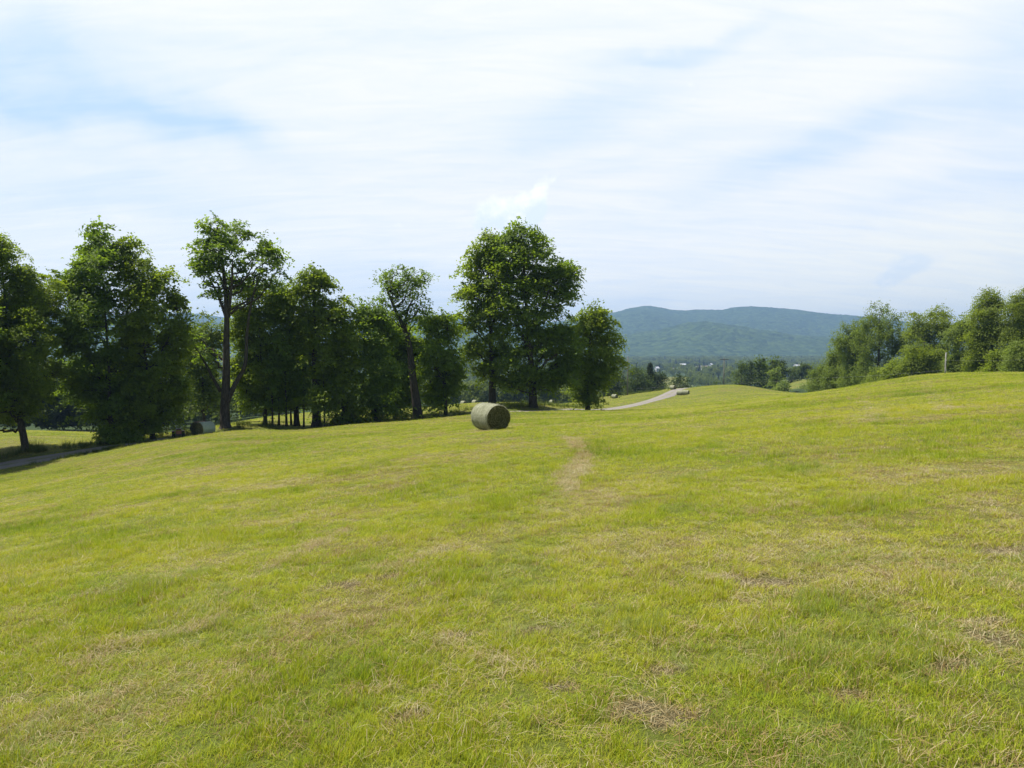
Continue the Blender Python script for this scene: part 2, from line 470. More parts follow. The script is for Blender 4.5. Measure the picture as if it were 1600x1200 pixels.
def ground_mat():
    m, nt, b = new_mat('meadow_ground', 0.9, 0.1)
    tc = nt.add('ShaderNodeTexCoord').outputs['Object']
    fine = nt.noise(tc, 38, 6, 0.75); mid = nt.noise(tc, 3.0, 6, 0.65); big = nt.noise(tc, 0.055, 4, 0.55)
    col = nt.ramp(nt.attr('lush'), [(0.25, G_YEL), (0.5, G_MID), (0.75, G_GRN)])
    col = nt.mix(nt.math('MULTIPLY', nt.attr('dry'), 0.62), col, G_DRY)
    col = nt.mix(nt.mapr(mid, 0.35, 0.75, 0, 0.38), col, (0.165, 0.17, 0.036))
    col = nt.mix(nt.mapr(big, 0.4, 0.7, 0, 0.35), col, (0.21, 0.23, 0.026))
    sp = nt.noise(tc, 11, 5, 0.8)
    col = nt.mix(nt.mapr(sp, 0.60, 0.72, 0, 0.55), col, (0.29, 0.265, 0.13))
    col = nt.mix(nt.mapr(sp, 0.30, 0.42, 0.5, 0), col, (0.10, 0.13, 0.02))
    col = nt.mix(nt.mapr(fine, 0.35, 0.55, 0.55, 0), col, (0.055, 0.06, 0.018))
    st = nt.math('MULTIPLY', nt.attr('straw'), nt.mapr(nt.noise(tc, 6, 5, 0.7), 0.3, 0.6, 0.35, 1.0))
    col = nt.mix(nt.math('MULTIPLY', st, 0.6), col, (0.33, 0.27, 0.145))
    fib = nt.noise(tc, 150, 3, 0.8)
    col = nt.mix(nt.mapr(fib, 0.38, 0.54, 0.6, 0), col, (0.030, 0.030, 0.010))
    col = nt.mix(nt.mapr(fib, 0.58, 0.70, 0, 0.6), col, (0.32, 0.28, 0.12))
    col = nt.mix(nt.math('MULTIPLY', nt.attr('bare'), 0.75), col, nt.ramp(fib, [(0.35, (0.035, 0.024, 0.014)), (0.55, (0.11, 0.078, 0.045)), (0.72, (0.26, 0.20, 0.11))]))
    col = nt.mix(nt.math('MULTIPLY', nt.attr('verge'), 0.5), col, (0.10, 0.12, 0.03))
    wl = nt.ramp(nt.noise(tc, 0.02, 5, 0.6), [(0.35, (0.025, 0.045, 0.015)), (0.58, (0.045, 0.07, 0.02)), (0.66, (0.13, 0.17, 0.045))])
    col = nt.mix(nt.attr('wild'), col, wl)
    nt.link(col, b.inputs['Base Color'])
    bp = nt.add('ShaderNodeBump'); bp.inputs['Strength'].default_value = 0.9; bp.inputs['Distance'].default_value = 0.05
    h = nt.math('ADD', nt.math('MULTIPLY', nt.noise(tc, 14, 6, 0.7), 1.0), nt.math('MULTIPLY', fine, 0.4))
    nt.link(h, bp.inputs['Height']); nt.link(bp.outputs[0], b.inputs['Normal'])
    return m

G_YEL = (0.215, 0.215, 0.028)
G_MID = (0.165, 0.20, 0.025)
G_GRN = (0.11, 0.165, 0.022)
G_DRY = (0.22, 0.165, 0.055)
M['ground'] = ground_mat()
build_ground()


# ------------------------------------------------------------------ driveway
def build_road():
    c = ROAD; tan = np.gradient(c, axis=0); tan /= np.linalg.norm(tan, axis=1)[:, None]
    nrm = np.stack([-tan[:, 1], tan[:, 0]], -1)
    offs = np.array([-1.06, -1.0, -0.6, -0.3, 0, 0.3, 0.6, 1.0, 1.06]) * ROAD_W
    crown = np.array([-0.16, -0.03, 0.0, 0.0, 0.035, 0.0, 0.0, -0.03, -0.16])
    wig = (fbm(np.arange(len(c)) / 6.0, np.zeros(len(c)), 71, 3) - 0.5) * 0.35
    p = c[:, None, :] + nrm[:, None, :] * (offs[None, :] * (1 + 0.0) + np.sign(offs)[None, :] * (np.abs(offs)[None, :] > 1.5) * wig[:, None])[..., None]
    z = ground_h(p[..., 0].ravel(), p[..., 1].ravel(), carve=False).reshape(p.shape[:2]) + crown - 0.01
    v = np.concatenate([p, z[..., None]], -1).reshape(-1, 3)
    n = len(offs); i = np.arange(len(c) - 1)[:, None] * n; k = np.arange(n - 1)[None, :]
    q = np.stack([i + k, i + k + 1, i + n + k + 1, i + n + k], -1).reshape(-1, 4)[:, ::-1]
    lat = np.tile(offs / ROAD_W, len(c))
    m, nt, b = new_mat('gravel', 0.95, 0.1)
    tc = nt.add('ShaderNodeTexCoord').outputs['Object']
    n1 = nt.noise(tc, 22, 6, 0.75); n2 = nt.noise(tc, 0.7, 4)
    col = nt.ramp(n1, [(0.3, (0.14, 0.125, 0.105)), (0.5, (0.25, 0.225, 0.20)), (0.7, (0.36, 0.33, 0.295))])
    l = nt.math('ABSOLUTE', nt.attr('lat'))
    hump = nt.math('MULTIPLY', nt.math('LESS_THAN', l, 0.2), nt.mapr(n2, 0.42, 0.6, 0, 0.75))
    col = nt.mix(hump, col, (0.19, 0.19, 0.08))
    col = nt.mix(nt.mapr(l, 0.85, 1.05, 0, 0.6), col, (0.17, 0.17, 0.06))
    nt.link(col, b.inputs['Base Color'])
    bp = nt.add('ShaderNodeBump'); bp.inputs['Strength'].default_value = 0.6; bp.inputs['Distance'].default_value = 0.03
    nt.link(n1, bp.inputs['Height']); nt.link(bp.outputs[0], b.inputs['Normal'])
    o = mesh_np('driveway', v, q, m, smooth=True, attrs={'lat': ('FLOAT', lat)})
    tag(o, kind='structure', label='gravel driveway curving past the row of trees', cat='driveway')
build_road()


# ------------------------------------------------------------------ geometry-nodes instancing of ground cover (stuff)
def gn_scatter(name, pos, rot, scl, var, tint, sources, mat_attr=True):
    """one object: points that carry instances of the source meshes"""
    col = bpy.data.collections.new(name + '_sources')
    for s in sources: col.objects.link(s)
    o = mesh_np(name, pos, [], None, attrs={'rot': ('FLOAT', rot), 'scl': ('FLOAT_VECTOR', scl), 'var': ('INT', var), 'tint': ('FLOAT', tint)})
    ng = bpy.data.node_groups.new(name, 'GeometryNodeTree')
    ng.interface.new_socket('Geometry', in_out='INPUT', socket_type='NodeSocketGeometry')
    ng.interface.new_socket('Geometry', in_out='OUTPUT', socket_type='NodeSocketGeometry')
    N = ng.nodes; L = ng.links
    gi = N.new('NodeGroupInput'); go = N.new('NodeGroupOutput')
    ip = N.new('GeometryNodeInstanceOnPoints'); ci = N.new('GeometryNodeCollectionInfo')
    ci.inputs['Collection'].default_value = col; ci.inputs['Separate Children'].default_value = True; ci.inputs['Reset Children'].default_value = True

    def na(nm, t):
        a = N.new('GeometryNodeInputNamedAttribute'); a.data_type = t; a.inputs['Name'].default_value = nm
        return a.outputs['Attribute']
    cx = N.new('ShaderNodeCombineXYZ'); L.new(na('rot', 'FLOAT'), cx.inputs['Z'])
    L.new(gi.outputs[0], ip.inputs['Points']); L.new(ci.outputs[0], ip.inputs['Instance'])
    ip.inputs['Pick Instance'].default_value = True
    L.new(na('var', 'INT'), ip.inputs['Instance Index']); L.new(cx.outputs[0], ip.inputs['Rotation']); L.new(na('scl', 'FLOAT_VECTOR'), ip.inputs['Scale'])
    L.new(ip.outputs[0], go.inputs[0])
    md = o.modifiers.new('scatter', 'NODES'); md.node_group = ng
    return o


def grass_mat(name, stops, trans=0.42, tcol=(1.25, 1.2, 0.6)):
    m, nt, b = new_mat(name, 0.5, 0.18)
    bv = nt.attr('bv'); hv = nt.attr('hv'); tn = nt.attr('tint', 'INSTANCER')
    f = nt.math('ADD', nt.math('MULTIPLY', bv, 0.5), nt.math('MULTIPLY', tn, 0.5))
    col = nt.ramp(f, stops)
    col = nt.mix(nt.mapr(hv, 0.0, 0.35, 0.45, 0.0), col, (0.24, 0.20, 0.08))
    nt.link(col, b.inputs['Base Color'])
    tr = nt.add('ShaderNodeBsdfTranslucent'); nt.link(nt.mix(1.0, col, tcol, 'MULTIPLY'), tr.inputs['Color'])
    mx = nt.add('ShaderNodeMixShader'); mx.inputs[0].default_value = trans
    nt.link(b.outputs[0], mx.inputs[1]); nt.link(tr.outputs[0], mx.inputs[2]); nt.link(mx.outputs[0], nt.n['Material Output'].inputs['Surface'])
    return m

M['grass'] = grass_mat('grass_blades', [(0.12, (0.160, 0.265, 0.018)), (0.38, (0.325, 0.40, 0.024)), (0.62, (0.465, 0.485, 0.036)), (0.9, (0.57, 0.51, 0.085))])
M['straw'] = grass_mat('dry_clippings', [(0.1, (0.20, 0.12, 0.045)), (0.4, (0.34, 0.235, 0.09)), (0.7, (0.45, 0.385, 0.21)), (0.95, (0.56, 0.51, 0.34))], 0.2)
M['pale'] = grass_mat('pale_grass_blades', [(0.1, (0.18, 0.25, 0.05)), (0.5, (0.30, 0.355, 0.09)), (0.9, (0.42, 0.45, 0.19))])
M['weed'] = grass_mat('tall_grass_blades', [(0.1, (0.05, 0.085, 0.014)), (0.5, (0.095, 0.14, 0.022)), (0.9, (0.19, 0.20, 0.05))])


def tuft(name, seed, nb, rad, hmin, hmax, width, lean, mat, flat=False, segs=3, colrange=(0, 1)):
    rng = np.random.default_rng(seed)
    V = []; Q = []; bv = []; hv = []; n = 0
    for b in range(nb):
        a = rng.uniform(0, 2 * math.pi); rr = rad * math.sqrt(rng.uniform())
        base = np.array([rr * math.cos(a), rr * math.sin(a), -0.006])
        h = rng.uniform(hmin, hmax); da = rng.uniform(0, 2 * math.pi); ln = lean * rng.uniform(0.15, 1.0)
        side = np.array([-math.sin(da + rng.normal() * .5), math.cos(da + rng.normal() * .5), 0])
        w = width * rng.uniform(0.6, 1.25); c = rng.uniform(*colrange)
        for s in range(segs + 1):
            t = s / segs
            if flat:
                p = base + np.array([math.cos(da), math.sin(da), 0]) * h * t + np.array([0, 0, 0.012 + 0.035 * rng.uniform() + 0.03 * math.sin(t * 3) * rng.uniform(-0.3, 1)])
                ww = w
            else:
                out = math.sin(ln * 1.3 * t) * h * t
                p = base + np.array([math.cos(da), math.sin(da), 0]) * out + np.array([0, 0, h * t * math.cos(ln * 0.9 * t)])
                ww = w * (1 - t ** 2 * 0.92)
            V.append(p - side * ww / 2); V.append(p + side * ww / 2)
            bv += [c, c]; hv += [1.0, 1.0] if flat else [t, t]
        for s in range(segs):
            k = n + 2 * s; Q.append([k, k + 1, k + 3, k + 2])
        n += 2 * (segs + 1)
    return mesh_np(name, V, np.array(Q), mat, attrs={'bv': ('FLOAT', bv), 'hv': ('FLOAT', hv)}, link=False)


def scatter_points(dmin, dmax, dens, rng, margin=0.12, xlim=0.80):
    """uniform random ground positions between two distances"""
    half = xlim * dmax + 2.4
    n = int(dens * 2 * half * (dmax - dmin)) + 1
    y = rng.uniform(dmin, dmax, n); x = rng.uniform(-half, half, n); k = np.abs(x) < xlim * y + 2.4
    return x[k], y[k]


def meadow_ok(x, y):
    dm, _ = road_near(x, y)
    ok = dm > 1.75 + 0.5 * (vnoise(x / 1.3, y / 1.3, 77) - 0.4)
    return ok


def build_grass():
    rng = np.random.default_rng(3)
    src = [tuft('tuft_%02d' % i, 100 + i, 15, 0.050, 0.025, 0.072, 0.0034, 0.9, M['grass'], colrange=(0.1, 0.9)) for i in range(5)]        # 0-4 ordinary
    src += [tuft('tuft_%02d' % i, 100 + i, 13, 0.045, 0.05, 0.10, 0.0038, 0.75, M['grass'], colrange=(0, 0.5)) for i in range(5, 8)]         # 5-7 taller green
    src += [tuft('tuft_%02d' % i, 100 + i, 13, 0.06, 0.025, 0.065, 0.0028, 1.2, M['straw'], colrange=(0, 0.75)) for i in range(8, 10)]     # 8-9 brown stubble
    src += [tuft('tuft_%02d' % i, 100 + i, 14, 0.055, 0.04, 0.09, 0.0034, 1.0, M['pale'], colrange=(0.1, 0.9)) for i in range(13, 15)]   # 13-14 pale blue-green
    src += [tuft('tuft_%02d' % i, 100 + i, 10, 0.09, 0.04, 0.15, 0.0024, 0, M['straw'], flat=True, segs=2, colrange=(0.3, 1)) for i in range(10, 13)]  # 10-12 loose straw
    XX, YY, SS, VV, TT, HS = [], [], [], [], [], []
    for dmin, dmax, dens, sc in ((1.2, 5.5, 1500, 0.82), (5.5, 11, 950, 0.9), (11, 22, 270, 1.1), (22, 48, 80, 1.5), (48, 105, 24, 2.0), (105, 215, 8, 2.7)):
        x, y = scatter_points(dmin, dmax, dens, rng)
        st = straw_f(x, y); dr = dry_f(x, y); lu = lush_f(x, y)
        hole = fbm(x / 0.35, y / 0.35, 91, 3)
        tus = fbm(x / 0.22, y / 0.22, 93, 3); keep = rng.uniform(size=len(x)) < np.clip((1.15 - 0.45 * st - 0.45 * dr * sstep(0.4, 0.65, hole)) * (0.35 + 1.0 * sstep(0.32, 0.6, tus)), 0.12, 1)
        br_ = bare_f(x, y) if dmin < 20 else np.zeros(len(x)); keep &= rng.uniform(size=len(x)) > 0.35 * br_; dr = np.maximum(dr, br_)
        u = rng.uniform(size=len(x))
        var = rng.integers(0, 5, len(x))
        var = np.where(u < 0.03 + 0.42 * sstep(0.5, 0.68, lu), rng.integers(5, 8, len(x)), var)
        u = rng.uniform(size=len(x))
        var = np.where(u < 0.08 + 0.06 * (1 - sstep(4, 12, y)) + 0.6 * dr + 0.3 * br_, rng.integers(8, 10, len(x)), var)
        pal = sstep(0.58, 0.72, fbm(x / 0.7 + 40, y / 0.9, 87, 4)) * 0.28
        var = np.where(rng.uniform(size=len(x)) < 0.02 + pal, rng.integers(13, 15, len(x)), var)
        u = rng.uniform(size=len(x))
        var = np.where(u < 0.03 + 0.05 * sstep(0.5, .7, fbm(x / 0.8, y / 0.8, 95, 3)) + 0.75 * st, rng.integers(10, 13, len(x)), var)
        tint = np.clip(1.2 - 1.35 * lu - 0.25 * sstep(0.5, 0.75, fbm(x / 0.5, y / 0.5, 89, 3)) + 0.22 * dr + rng.normal(0, 0.16, len(x)), 0, 1)
        flat = (var >= 10) & (var < 13)
        s = sc * rng.uniform(0.7, 1.3, len(x)); hs = rng.uniform(0.75, 1.25, len(x)) * (1.0 if sc < 1.3 else 0.9 / sc ** 0.45)
        hs = hs * (0.6 + 0.7 * sstep(0.35, 0.7, tus)) * (0.45 + 1.15 * fbm(x / 0.9, y / 0.9, 97, 3)) * (1 - 0.4 * dr) * (0.92 + 0.22 * sstep(0.45, 0.7, lu))
        k = keep & meadow_ok(x, y) & ~((x < -62) & (y > 108))
        for L, a in zip((XX, YY, SS, VV, TT, HS), (x, y, s, var, tint, hs)): L.append(a[k])
    x, y, s, v, t, hs = map(np.concatenate, (XX, YY, SS, VV, TT, HS))
    z = ground_h(x, y)
    o = gn_scatter('meadow_grass', np.stack([x, y, z], -1), rng.uniform(0, 6.283, len(x)), np.stack([s, s, s * hs], -1), v, t, src)
    tag(o, 'short mown yellow-green grass with dry clippings over the hillside', 'grass', kind='stuff')
    # taller unmown grass along the trunks and the driveway
    src = [tuft('tall_tuft_%02d' % i, 300 + i, 16, 0.12, 0.25, 0.75, 0.018, 0.7, M['weed'], colrange=(0, 1)) for i in range(4)]
    px = rng.uniform(-60, 960, 5200); k = rng.integers(0, len(ROAD), 5200)
    base = ROAD[k] + rng.normal(0, 0.5, (5200, 2))
    tanv = np.gradient(ROAD, axis=0)[k]; tanv /= np.linalg.norm(tanv, axis=1)[:, None]
    nr = np.stack([-tanv[:, 1], tanv[:, 0]], -1)
    nr *= np.sign(nr[:, 1:2])
    off = rng.uniform(2.0, 8.5, 5200)
    p = base + nr * off[:, None]
    ppx = 800 + p[:, 0] / p[:, 1] * F
    ok = (ppx < 940) & (fbm(p[:, 0] / 2.2, p[:, 1] / 2.2, 99, 3) > 0.47 + 0.06 * np.abs(off - 5) / 3 + 0.3 * ((ppx < 150) & (off > 4.2)))
    p = p[ok]; dm, _ = road_near(p[:, 0], p[:, 1]); p = p[dm > 2.1]
    kk = rng.integers(0, len(ROAD), 2600); tv = np.gradient(ROAD, axis=0)[kk]; tv /= np.linalg.norm(tv, axis=1)[:, None]
    nn = np.stack([-tv[:, 1], tv[:, 0]], -1); nn *= -np.sign(nn[:, 1:2])
    ne = ROAD[kk] + nn * (1.62 + np.abs(rng.normal(0, 0.45, 2600)))[:, None]
    ne = ne[(ROAD[kk, 1] < 84) & (fbm(ne[:, 0] / 1.5, ne[:, 1] / 1.5, 101, 2) > 0.4)]; n_low = len(ne)
    q = rng.normal(0, 1, (240, 2)) * [3.0, 0.9] + XY(1000, 197)   # patch at the utility pole
    p = np.concatenate([p, q, ne]); n = len(p)
    z = ground_h(p[:, 0], p[:, 1]); s = rng.uniform(0.8, 1.5, n); hh = s * rng.uniform(0.5, 1.15, n); s[n - n_low:] *= 0.6; hh[n - n_low:] *= 0.4
    o = gn_scatter('tall_grass', np.stack([p[:, 0], p[:, 1], z], -1), rng.uniform(0, 6.283, n), np.stack([s, s, hh], -1), rng.integers(0, 4, n), rng.uniform(0, 1, n), src)
    tag(o, 'tall unmown grass and weeds around the trunks beside the driveway', 'tall grass', kind='stuff')
build_grass()


# ------------------------------------------------------------------ trees
def leaf_quads(c, nrm_bias, L, W, rng, droop=0.0):
    n = len(c)
    nv = rng.normal(0, 0.42, (n, 3)) + nrm_bias
    nv /= np.linalg.norm(nv, axis=1)[:, None]
    a = rng.normal(0, 1, (n, 3)); t = np.cross(nv, a); t /= np.linalg.norm(t, axis=1)[:, None] + 1e-9
    b = np.cross(nv, t)
    l = (L * rng.uniform(0.5, 1.5, n))[:, None] / 2; w = (W * rng.uniform(0.55, 1.45, n))[:, None] / 2
    tip = t * l; tip[:, 2] -= droop * l[:, 0]
    v = np.stack([c - t * l, c - b * w + nv * w * 0.25, c + tip, c + b * w + nv * w * 0.25], 1).reshape(-1, 3)
    return v, np.arange(4 * n).reshape(-1, 4)


def make_tree(name, label, cat, group, d, trunk, tw, lobes, lai=2.6, mat='leaf', seed=0, leaf=None, style='maple', depth=1.0, twigs=True, limbs=True, fork=None, base_sink=0.25, d_off=0.0):
    """trunk: photo pixels base -> top; lobes: (cx, cy, rx, ry) in photo pixels; d: distance in metres"""
    rng = np.random.default_rng(seed + 11)
    if mat == 'leaf': mat = ('leaf', 'leaf_warm', 'leaf_cool')[(seed * 7 + seed // 3) % 3]
    L = leaf or min(0.75, max(0.2, 0.0037 * d))
    L *= rng.uniform(0.82, 1.22)
    grow = 1.0 if lai < 2.2 else (1.12 if d < 95 else 1.05)
    bx, by = XY(trunk[0][0], d); bz = gz(bx, by)
    T = np.array([P(px, py, d) for px, py in trunk]); T[0] = (bx, by, bz - base_sink)
    T[1:, 1] += rng.normal(0, 0.15, len(T) - 1)
    if len(T) == 2: T = np.array([T[0], T[0] * .55 + T[1] * .45 + np.append(rng.normal(0, .12, 2), 0), T[1]])
    T = catmull(T, 8)
    root = empty(name, (bx, by, bz)); tag(root, label, cat, group)
    k = d / F
    r0 = max(tw * k / 2, 0.05)
    s = np.linspace(0, 1, len(T)); tr = r0 * (1 - 0.82 * s ** 0.9); tr[0] *= 1.45; tr[1] *= 1.25; tr[2] *= 1.1
    wood = MB(); wood.tube(T, tr, 10)
    if fork:      # further stems of the same tree, photo pixels
        for fpx, fw in fork:
            ft = catmull(np.array([P(px, py, d) for px, py in fpx]), 8); ft[:, 1] += np.linspace(0, rng.normal(0, .6), len(ft))
            wood.tube(ft, np.linspace(fw * k / 2, 0.05, len(ft)), 8)
    centers = []; segs_all = [T[len(T) // 3:]]
    LV, LQ, LA = [], [], []; nv = 0
    sr = max(0.42, 0.0100 * min(d, 90) + 0.0042 * max(0, d - 90))
    main = len(lobes)
    if lai >= 2.3 and style != 'far' and len(lobes) > 2:
        lb = np.array(lobes, float); extra = []
        for i in range(len(lb)):
            dd = np.hypot(*(lb[:, :2] - lb[i, :2]).T); o2 = np.argsort(dd)[1:4]
            for j in o2:
                if i < j or i not in np.argsort(np.hypot(*(lb[:, :2] - lb[j, :2]).T))[1:4]:
                    extra.append(tuple((lb[i] + lb[j]) / 2 * np.array([1, 1, .75, .75])))
        lobes = list(lobes) + extra
    for li, (cx, cy, rx, ry) in enumerate(lobes):
        c = P(cx, cy, d); rx_, ry_ = rx * k * grow, ry * k * (1 + (grow - 1) * 0.5); rd = rx_ * depth * rng.uniform(0.9, 1.15)
        c[1] += rng.normal(0, 0.30) * rx_ * depth + d_off
        if limbs and li < main:
            hd = np.hypot(c[0] - T[:, 0], c[1] - T[:, 1])
            want = c[2] - 0.75 * hd - 0.35 * ry_
            i = int(np.clip(np.abs(T[:, 2] - want).argmin(), len(T) * 0.22, len(T) - 2))
            a = T[i]; e = c + np.array([0, 0, 0.15 * ry_])
            mid = a * 0.5 + e * 0.5 + np.array([0, 0, -0.05 * hd[i]]) + rng.normal(0, 0.06 * (1 + hd[i]), 3)
            br = catmull(np.array([a, mid, e]), 7); br[1:-1] += rng.normal(0, 0.05, (len(br) - 2, 3)) * (1 + 0.02 * d)
            rb = min(tr[i] * 0.6, 0.05 + 0.022 * np.linalg.norm(e - a))
            wood.tube(br, np.linspace(rb, 0.03, len(br)), 6, cap=False)
            segs_all.append(br)
        area = math.pi * rx_ * ry_
        nl = int(area * lai * (1.55 if li < main else 0.8) / (L * L * 0.42)); per = 52 if style != 'far' else 34
        ns = max(5, nl // per)
        u = rng.normal(0, 1, (int(ns * 2.6), 3)); u /= np.linalg.norm(u, axis=1)[:, None]
        rad = rng.uniform(0.12, 1.0, int(ns * 2.6)) ** 0.42 * rng.uniform(0.92, 1.1, int(ns * 2.6))
        sp = c + u * rad[:, None] * np.array([rx_, rd, ry_]) * 0.95 + rng.normal(0, 0.25, (int(ns * 2.6), 3)) * sr
        g = fbm(sp[:, 0] / (3.2 * sr) + sp[:, 1] * 0.5 / sr, sp[:, 2] / (2.2 * sr) + sp[:, 1] * 0.3 / sr, seed + 5, 2)
        sp = sp[np.argsort(-g + rng.normal(0, 0.05, len(g)))[:ns]]
        sp[:, 2] = np.maximum(sp[:, 2], bz + 0.35)
        if twigs:
            br = np.concatenate(segs_all[-1:] if limbs and li < main else segs_all)
            for q in sp[::2]:
                j = np.linalg.norm(br - q, axis=1) + np.maximum(0, br[:, 2] - q[2]) * 0.8
                j = j.argmin(); m_ = br[j] * 0.5 + q * 0.5 + rng.normal(0, 0.08, 3) - np.array([0, 0, 0.08])
                wood.tube(np.array([br[j], m_, q]), np.array([0.035, 0.022, 0.01]) * (0.6 + 0.006 * d), 3, cap=False)
        m = len(sp)
        if style == 'feather':    # ascending wispy sprays of narrow leaves
            dirv = rng.normal(0, 0.5, (m, 3)) + np.array([0, 0, 0.7]) + (sp - c) / max(rx_, ry_) * 0.7
            dirv /= np.linalg.norm(dirv, axis=1)[:, None]
            tpar = rng.uniform(-1.3, 1.3, (m, per))
            lc = sp[:, None, :] + dirv[:, None, :] * tpar[..., None] * sr * 1.1 + rng.normal(0, 0.26, (m, per, 3)) * sr
            bias = np.array([0, 0, 0.35]); LL, WW = L * 1.25, L * 0.42
        else:
            of = np.clip(rng.normal(0, 1, (m, per, 3)), -1.7, 1.7) * np.array([0.60, 0.60, 0.22]) * sr * rng.uniform(0.55, 1.5, (m, 1, 1))
            outv = sp - c; outv[:, 2] *= 0.0; outv /= np.linalg.norm(outv, axis=1)[:, None] + 1e-6
            slope = rng.uniform(-0.15, 1.15, (m, 1))
            of[..., 2] -= slope * (of[..., :2] * outv[:, None, :2]).sum(-1) + 0.12 * np.hypot(of[..., 0], of[..., 1])
            lc = sp[:, None, :] + of
            nb = outv * slope * 0.9 + np.array([0, 0, 1.0]) + rng.normal(0, 0.25, (m, 3))
            bias = np.repeat(nb, per, 0); LL, WW = L, L * 0.72
        lc = lc.reshape(-1, 3)
        v, q = leaf_quads(lc, bias, LL, WW, rng, 0.25)
        sv = np.clip(rng.normal(0.5, 0.2, m), 0, 1)
        lv = np.clip(np.repeat(sv, per) * 0.6 + rng.uniform(0, 0.4, m * per), 0, 1)
        LV.append(v); LQ.append(q + nv); LA.append(np.repeat(lv, 4)); nv += len(v)
    loc = (bx, by, bz)
    wood.build('trunk', M['bark'], root, smooth=True, local=loc)
    mesh_np('crown', np.concatenate(LV), np.concatenate(LQ), M[mat], root, attrs={'lv': ('FLOAT', np.concatenate(LA))}, local=loc)
    return root


def make_spruce(name, label, cat, group, d, px, top, w, seed=0, base_py=None):
    rng = np.random.default_rng(seed)
    bx, by = XY(px, d); bz = gz(bx, by); tp = P(px, top, d); H = tp[2] - bz; W = w * d / F / 2
    root = empty(name, (bx, by, bz)); tag(root, label, cat, group)
    wd = MB(); wd.tube(np.array([[bx, by, bz - .2], [bx, by, bz + H * .5], [bx, by, bz + H * .97]]), [0.2, .12, .03], 7)
    cs = []
    for h in np.arange(0.06, 1.0, 0.035):
        rr = W * (1 - h) ** 0.85 + 0.15
        for a in np.linspace(0, 2 * math.pi, 9, endpoint=False) + rng.uniform(0, 1):
            r_ = rr * rng.uniform(0.75, 1.2); e = np.array([bx + r_ * math.cos(a), by + r_ * math.sin(a), bz + H * h - 0.18 * r_])
            wd.tube(np.array([[bx, by, bz + H * h], e]), [0.04, 0.01], 3, cap=False)
            t = rng.uniform(0.15, 1, 16)[:, None]
            cs.append(np.array([bx, by, bz + H * h]) * (1 - t) + e * t + rng.normal(0, 0.16, (16, 3)) * (1 + 0.15 * W) - [0, 0, 0.12])
    cs = np.concatenate(cs); L = max(0.3, 0.003 * d)
    v, q = leaf_quads(cs, np.array([0, 0, 0.7]), L, L * 0.45, rng, 0.3)
    wd.build('trunk', M['bark'], root, smooth=True, local=(bx, by, bz))
    mesh_np('crown', v, q, M['needle'], root, attrs={'lv': ('FLOAT', np.repeat(rng.uniform(0, 1, len(cs)), 4))}, local=(bx, by, bz))

G1 = 'trees along the driveway'
make_tree('broadleaf_tree', 'round leafy tree on a short leaning trunk beside the driveway, leftmost in the photo', 'tree', G1, 58,
          [(36, 703), (32, 668), (26, 640), (15, 560), (0, 420)], 12,
          [(-12, 410, 34, 45), (-25, 470, 75, 60), (45, 460, 38, 45), (60, 530, 42, 48), (-5, 540, 70, 60), (-70, 560, 55, 60), (55, 595, 48, 35), (-10, 610, 65, 40), (25, 640, 42, 24), (-40, 650, 45, 22), (10, 398, 22, 22), (-2, 378, 16, 16), (36, 425, 22, 22)], 3.2, seed=1)
make_tree('broadleaf_tree', 'pointed dense tree with the highest tip left of the tall bare trunk', 'tree', G1, 63,
          [(178, 690), (176, 640), (168, 560), (155, 380)], 8,
          [(150, 385, 27, 30), (128, 420, 32, 34), (165, 430, 36, 38), (120, 480, 34, 38), (155, 500, 46, 42), (118, 545, 30, 42), (150, 575, 52, 44), (125, 610, 40, 36), (165, 640, 52, 30), (165, 655, 28, 12), (190, 668, 30, 12), (88, 440, 8, 20), (150, 362, 12, 10)], 3.6, seed=2)
make_tree('broadleaf_tree', 'dense dark tree with a slim side spire, right half of the pointed pair', 'tree', G1, 64,
          [(236, 686), (235, 630), (230, 560), (212, 400)], 8,
          [(200, 400, 26, 26), (215, 440, 34, 34), (262, 440, 15, 26), (235, 480, 38, 36), (272, 490, 20, 30), (215, 530, 40, 42), (258, 545, 30, 40), (235, 590, 44, 40), (268, 590, 18, 26), (225, 635, 52, 30), (262, 640, 26, 24), (230, 662, 46, 16), (275, 655, 20, 14), (288, 520, 12, 22), (285, 600, 14, 24), (195, 384, 14, 12)], 3.6, seed=3)
make_tree('broadleaf_tree', 'leafy tree at the very left edge of the photo, only its branch tips in view', 'tree', G1, 53,
          [(-95, 735), (-96, 690), (-100, 600), (-105, 430)], 14, [(-105, 430, 50, 60), (-60, 490, 48, 50), (-140, 500, 50, 55), (-70, 560, 58, 50), (-130, 580, 55, 50), (-60, 620, 50, 34), (-110, 650, 60, 30), (-30, 525, 32, 14)], 3.0, seed=40)
make_tree('young_tree', 'slim dark stem between the two pointed trees, deep in their shade', 'tree', G1, 65.5,
          [(205, 687), (204, 620), (198, 500)], 6, [(195, 520, 34, 34), (205, 580, 36, 36), (200, 630, 34, 26)], 3.0, seed=4)
make_tree('shrub', 'low dark bush at the foot of the pointed tree by the driveway', 'bush', None, 61.5,
          [(186, 692), (186, 683)], 3, [(172, 684, 16, 9), (192, 682, 18, 9), (212, 681, 14, 8), (160, 679, 8, 7)], 3.5, seed=5, twigs=False)
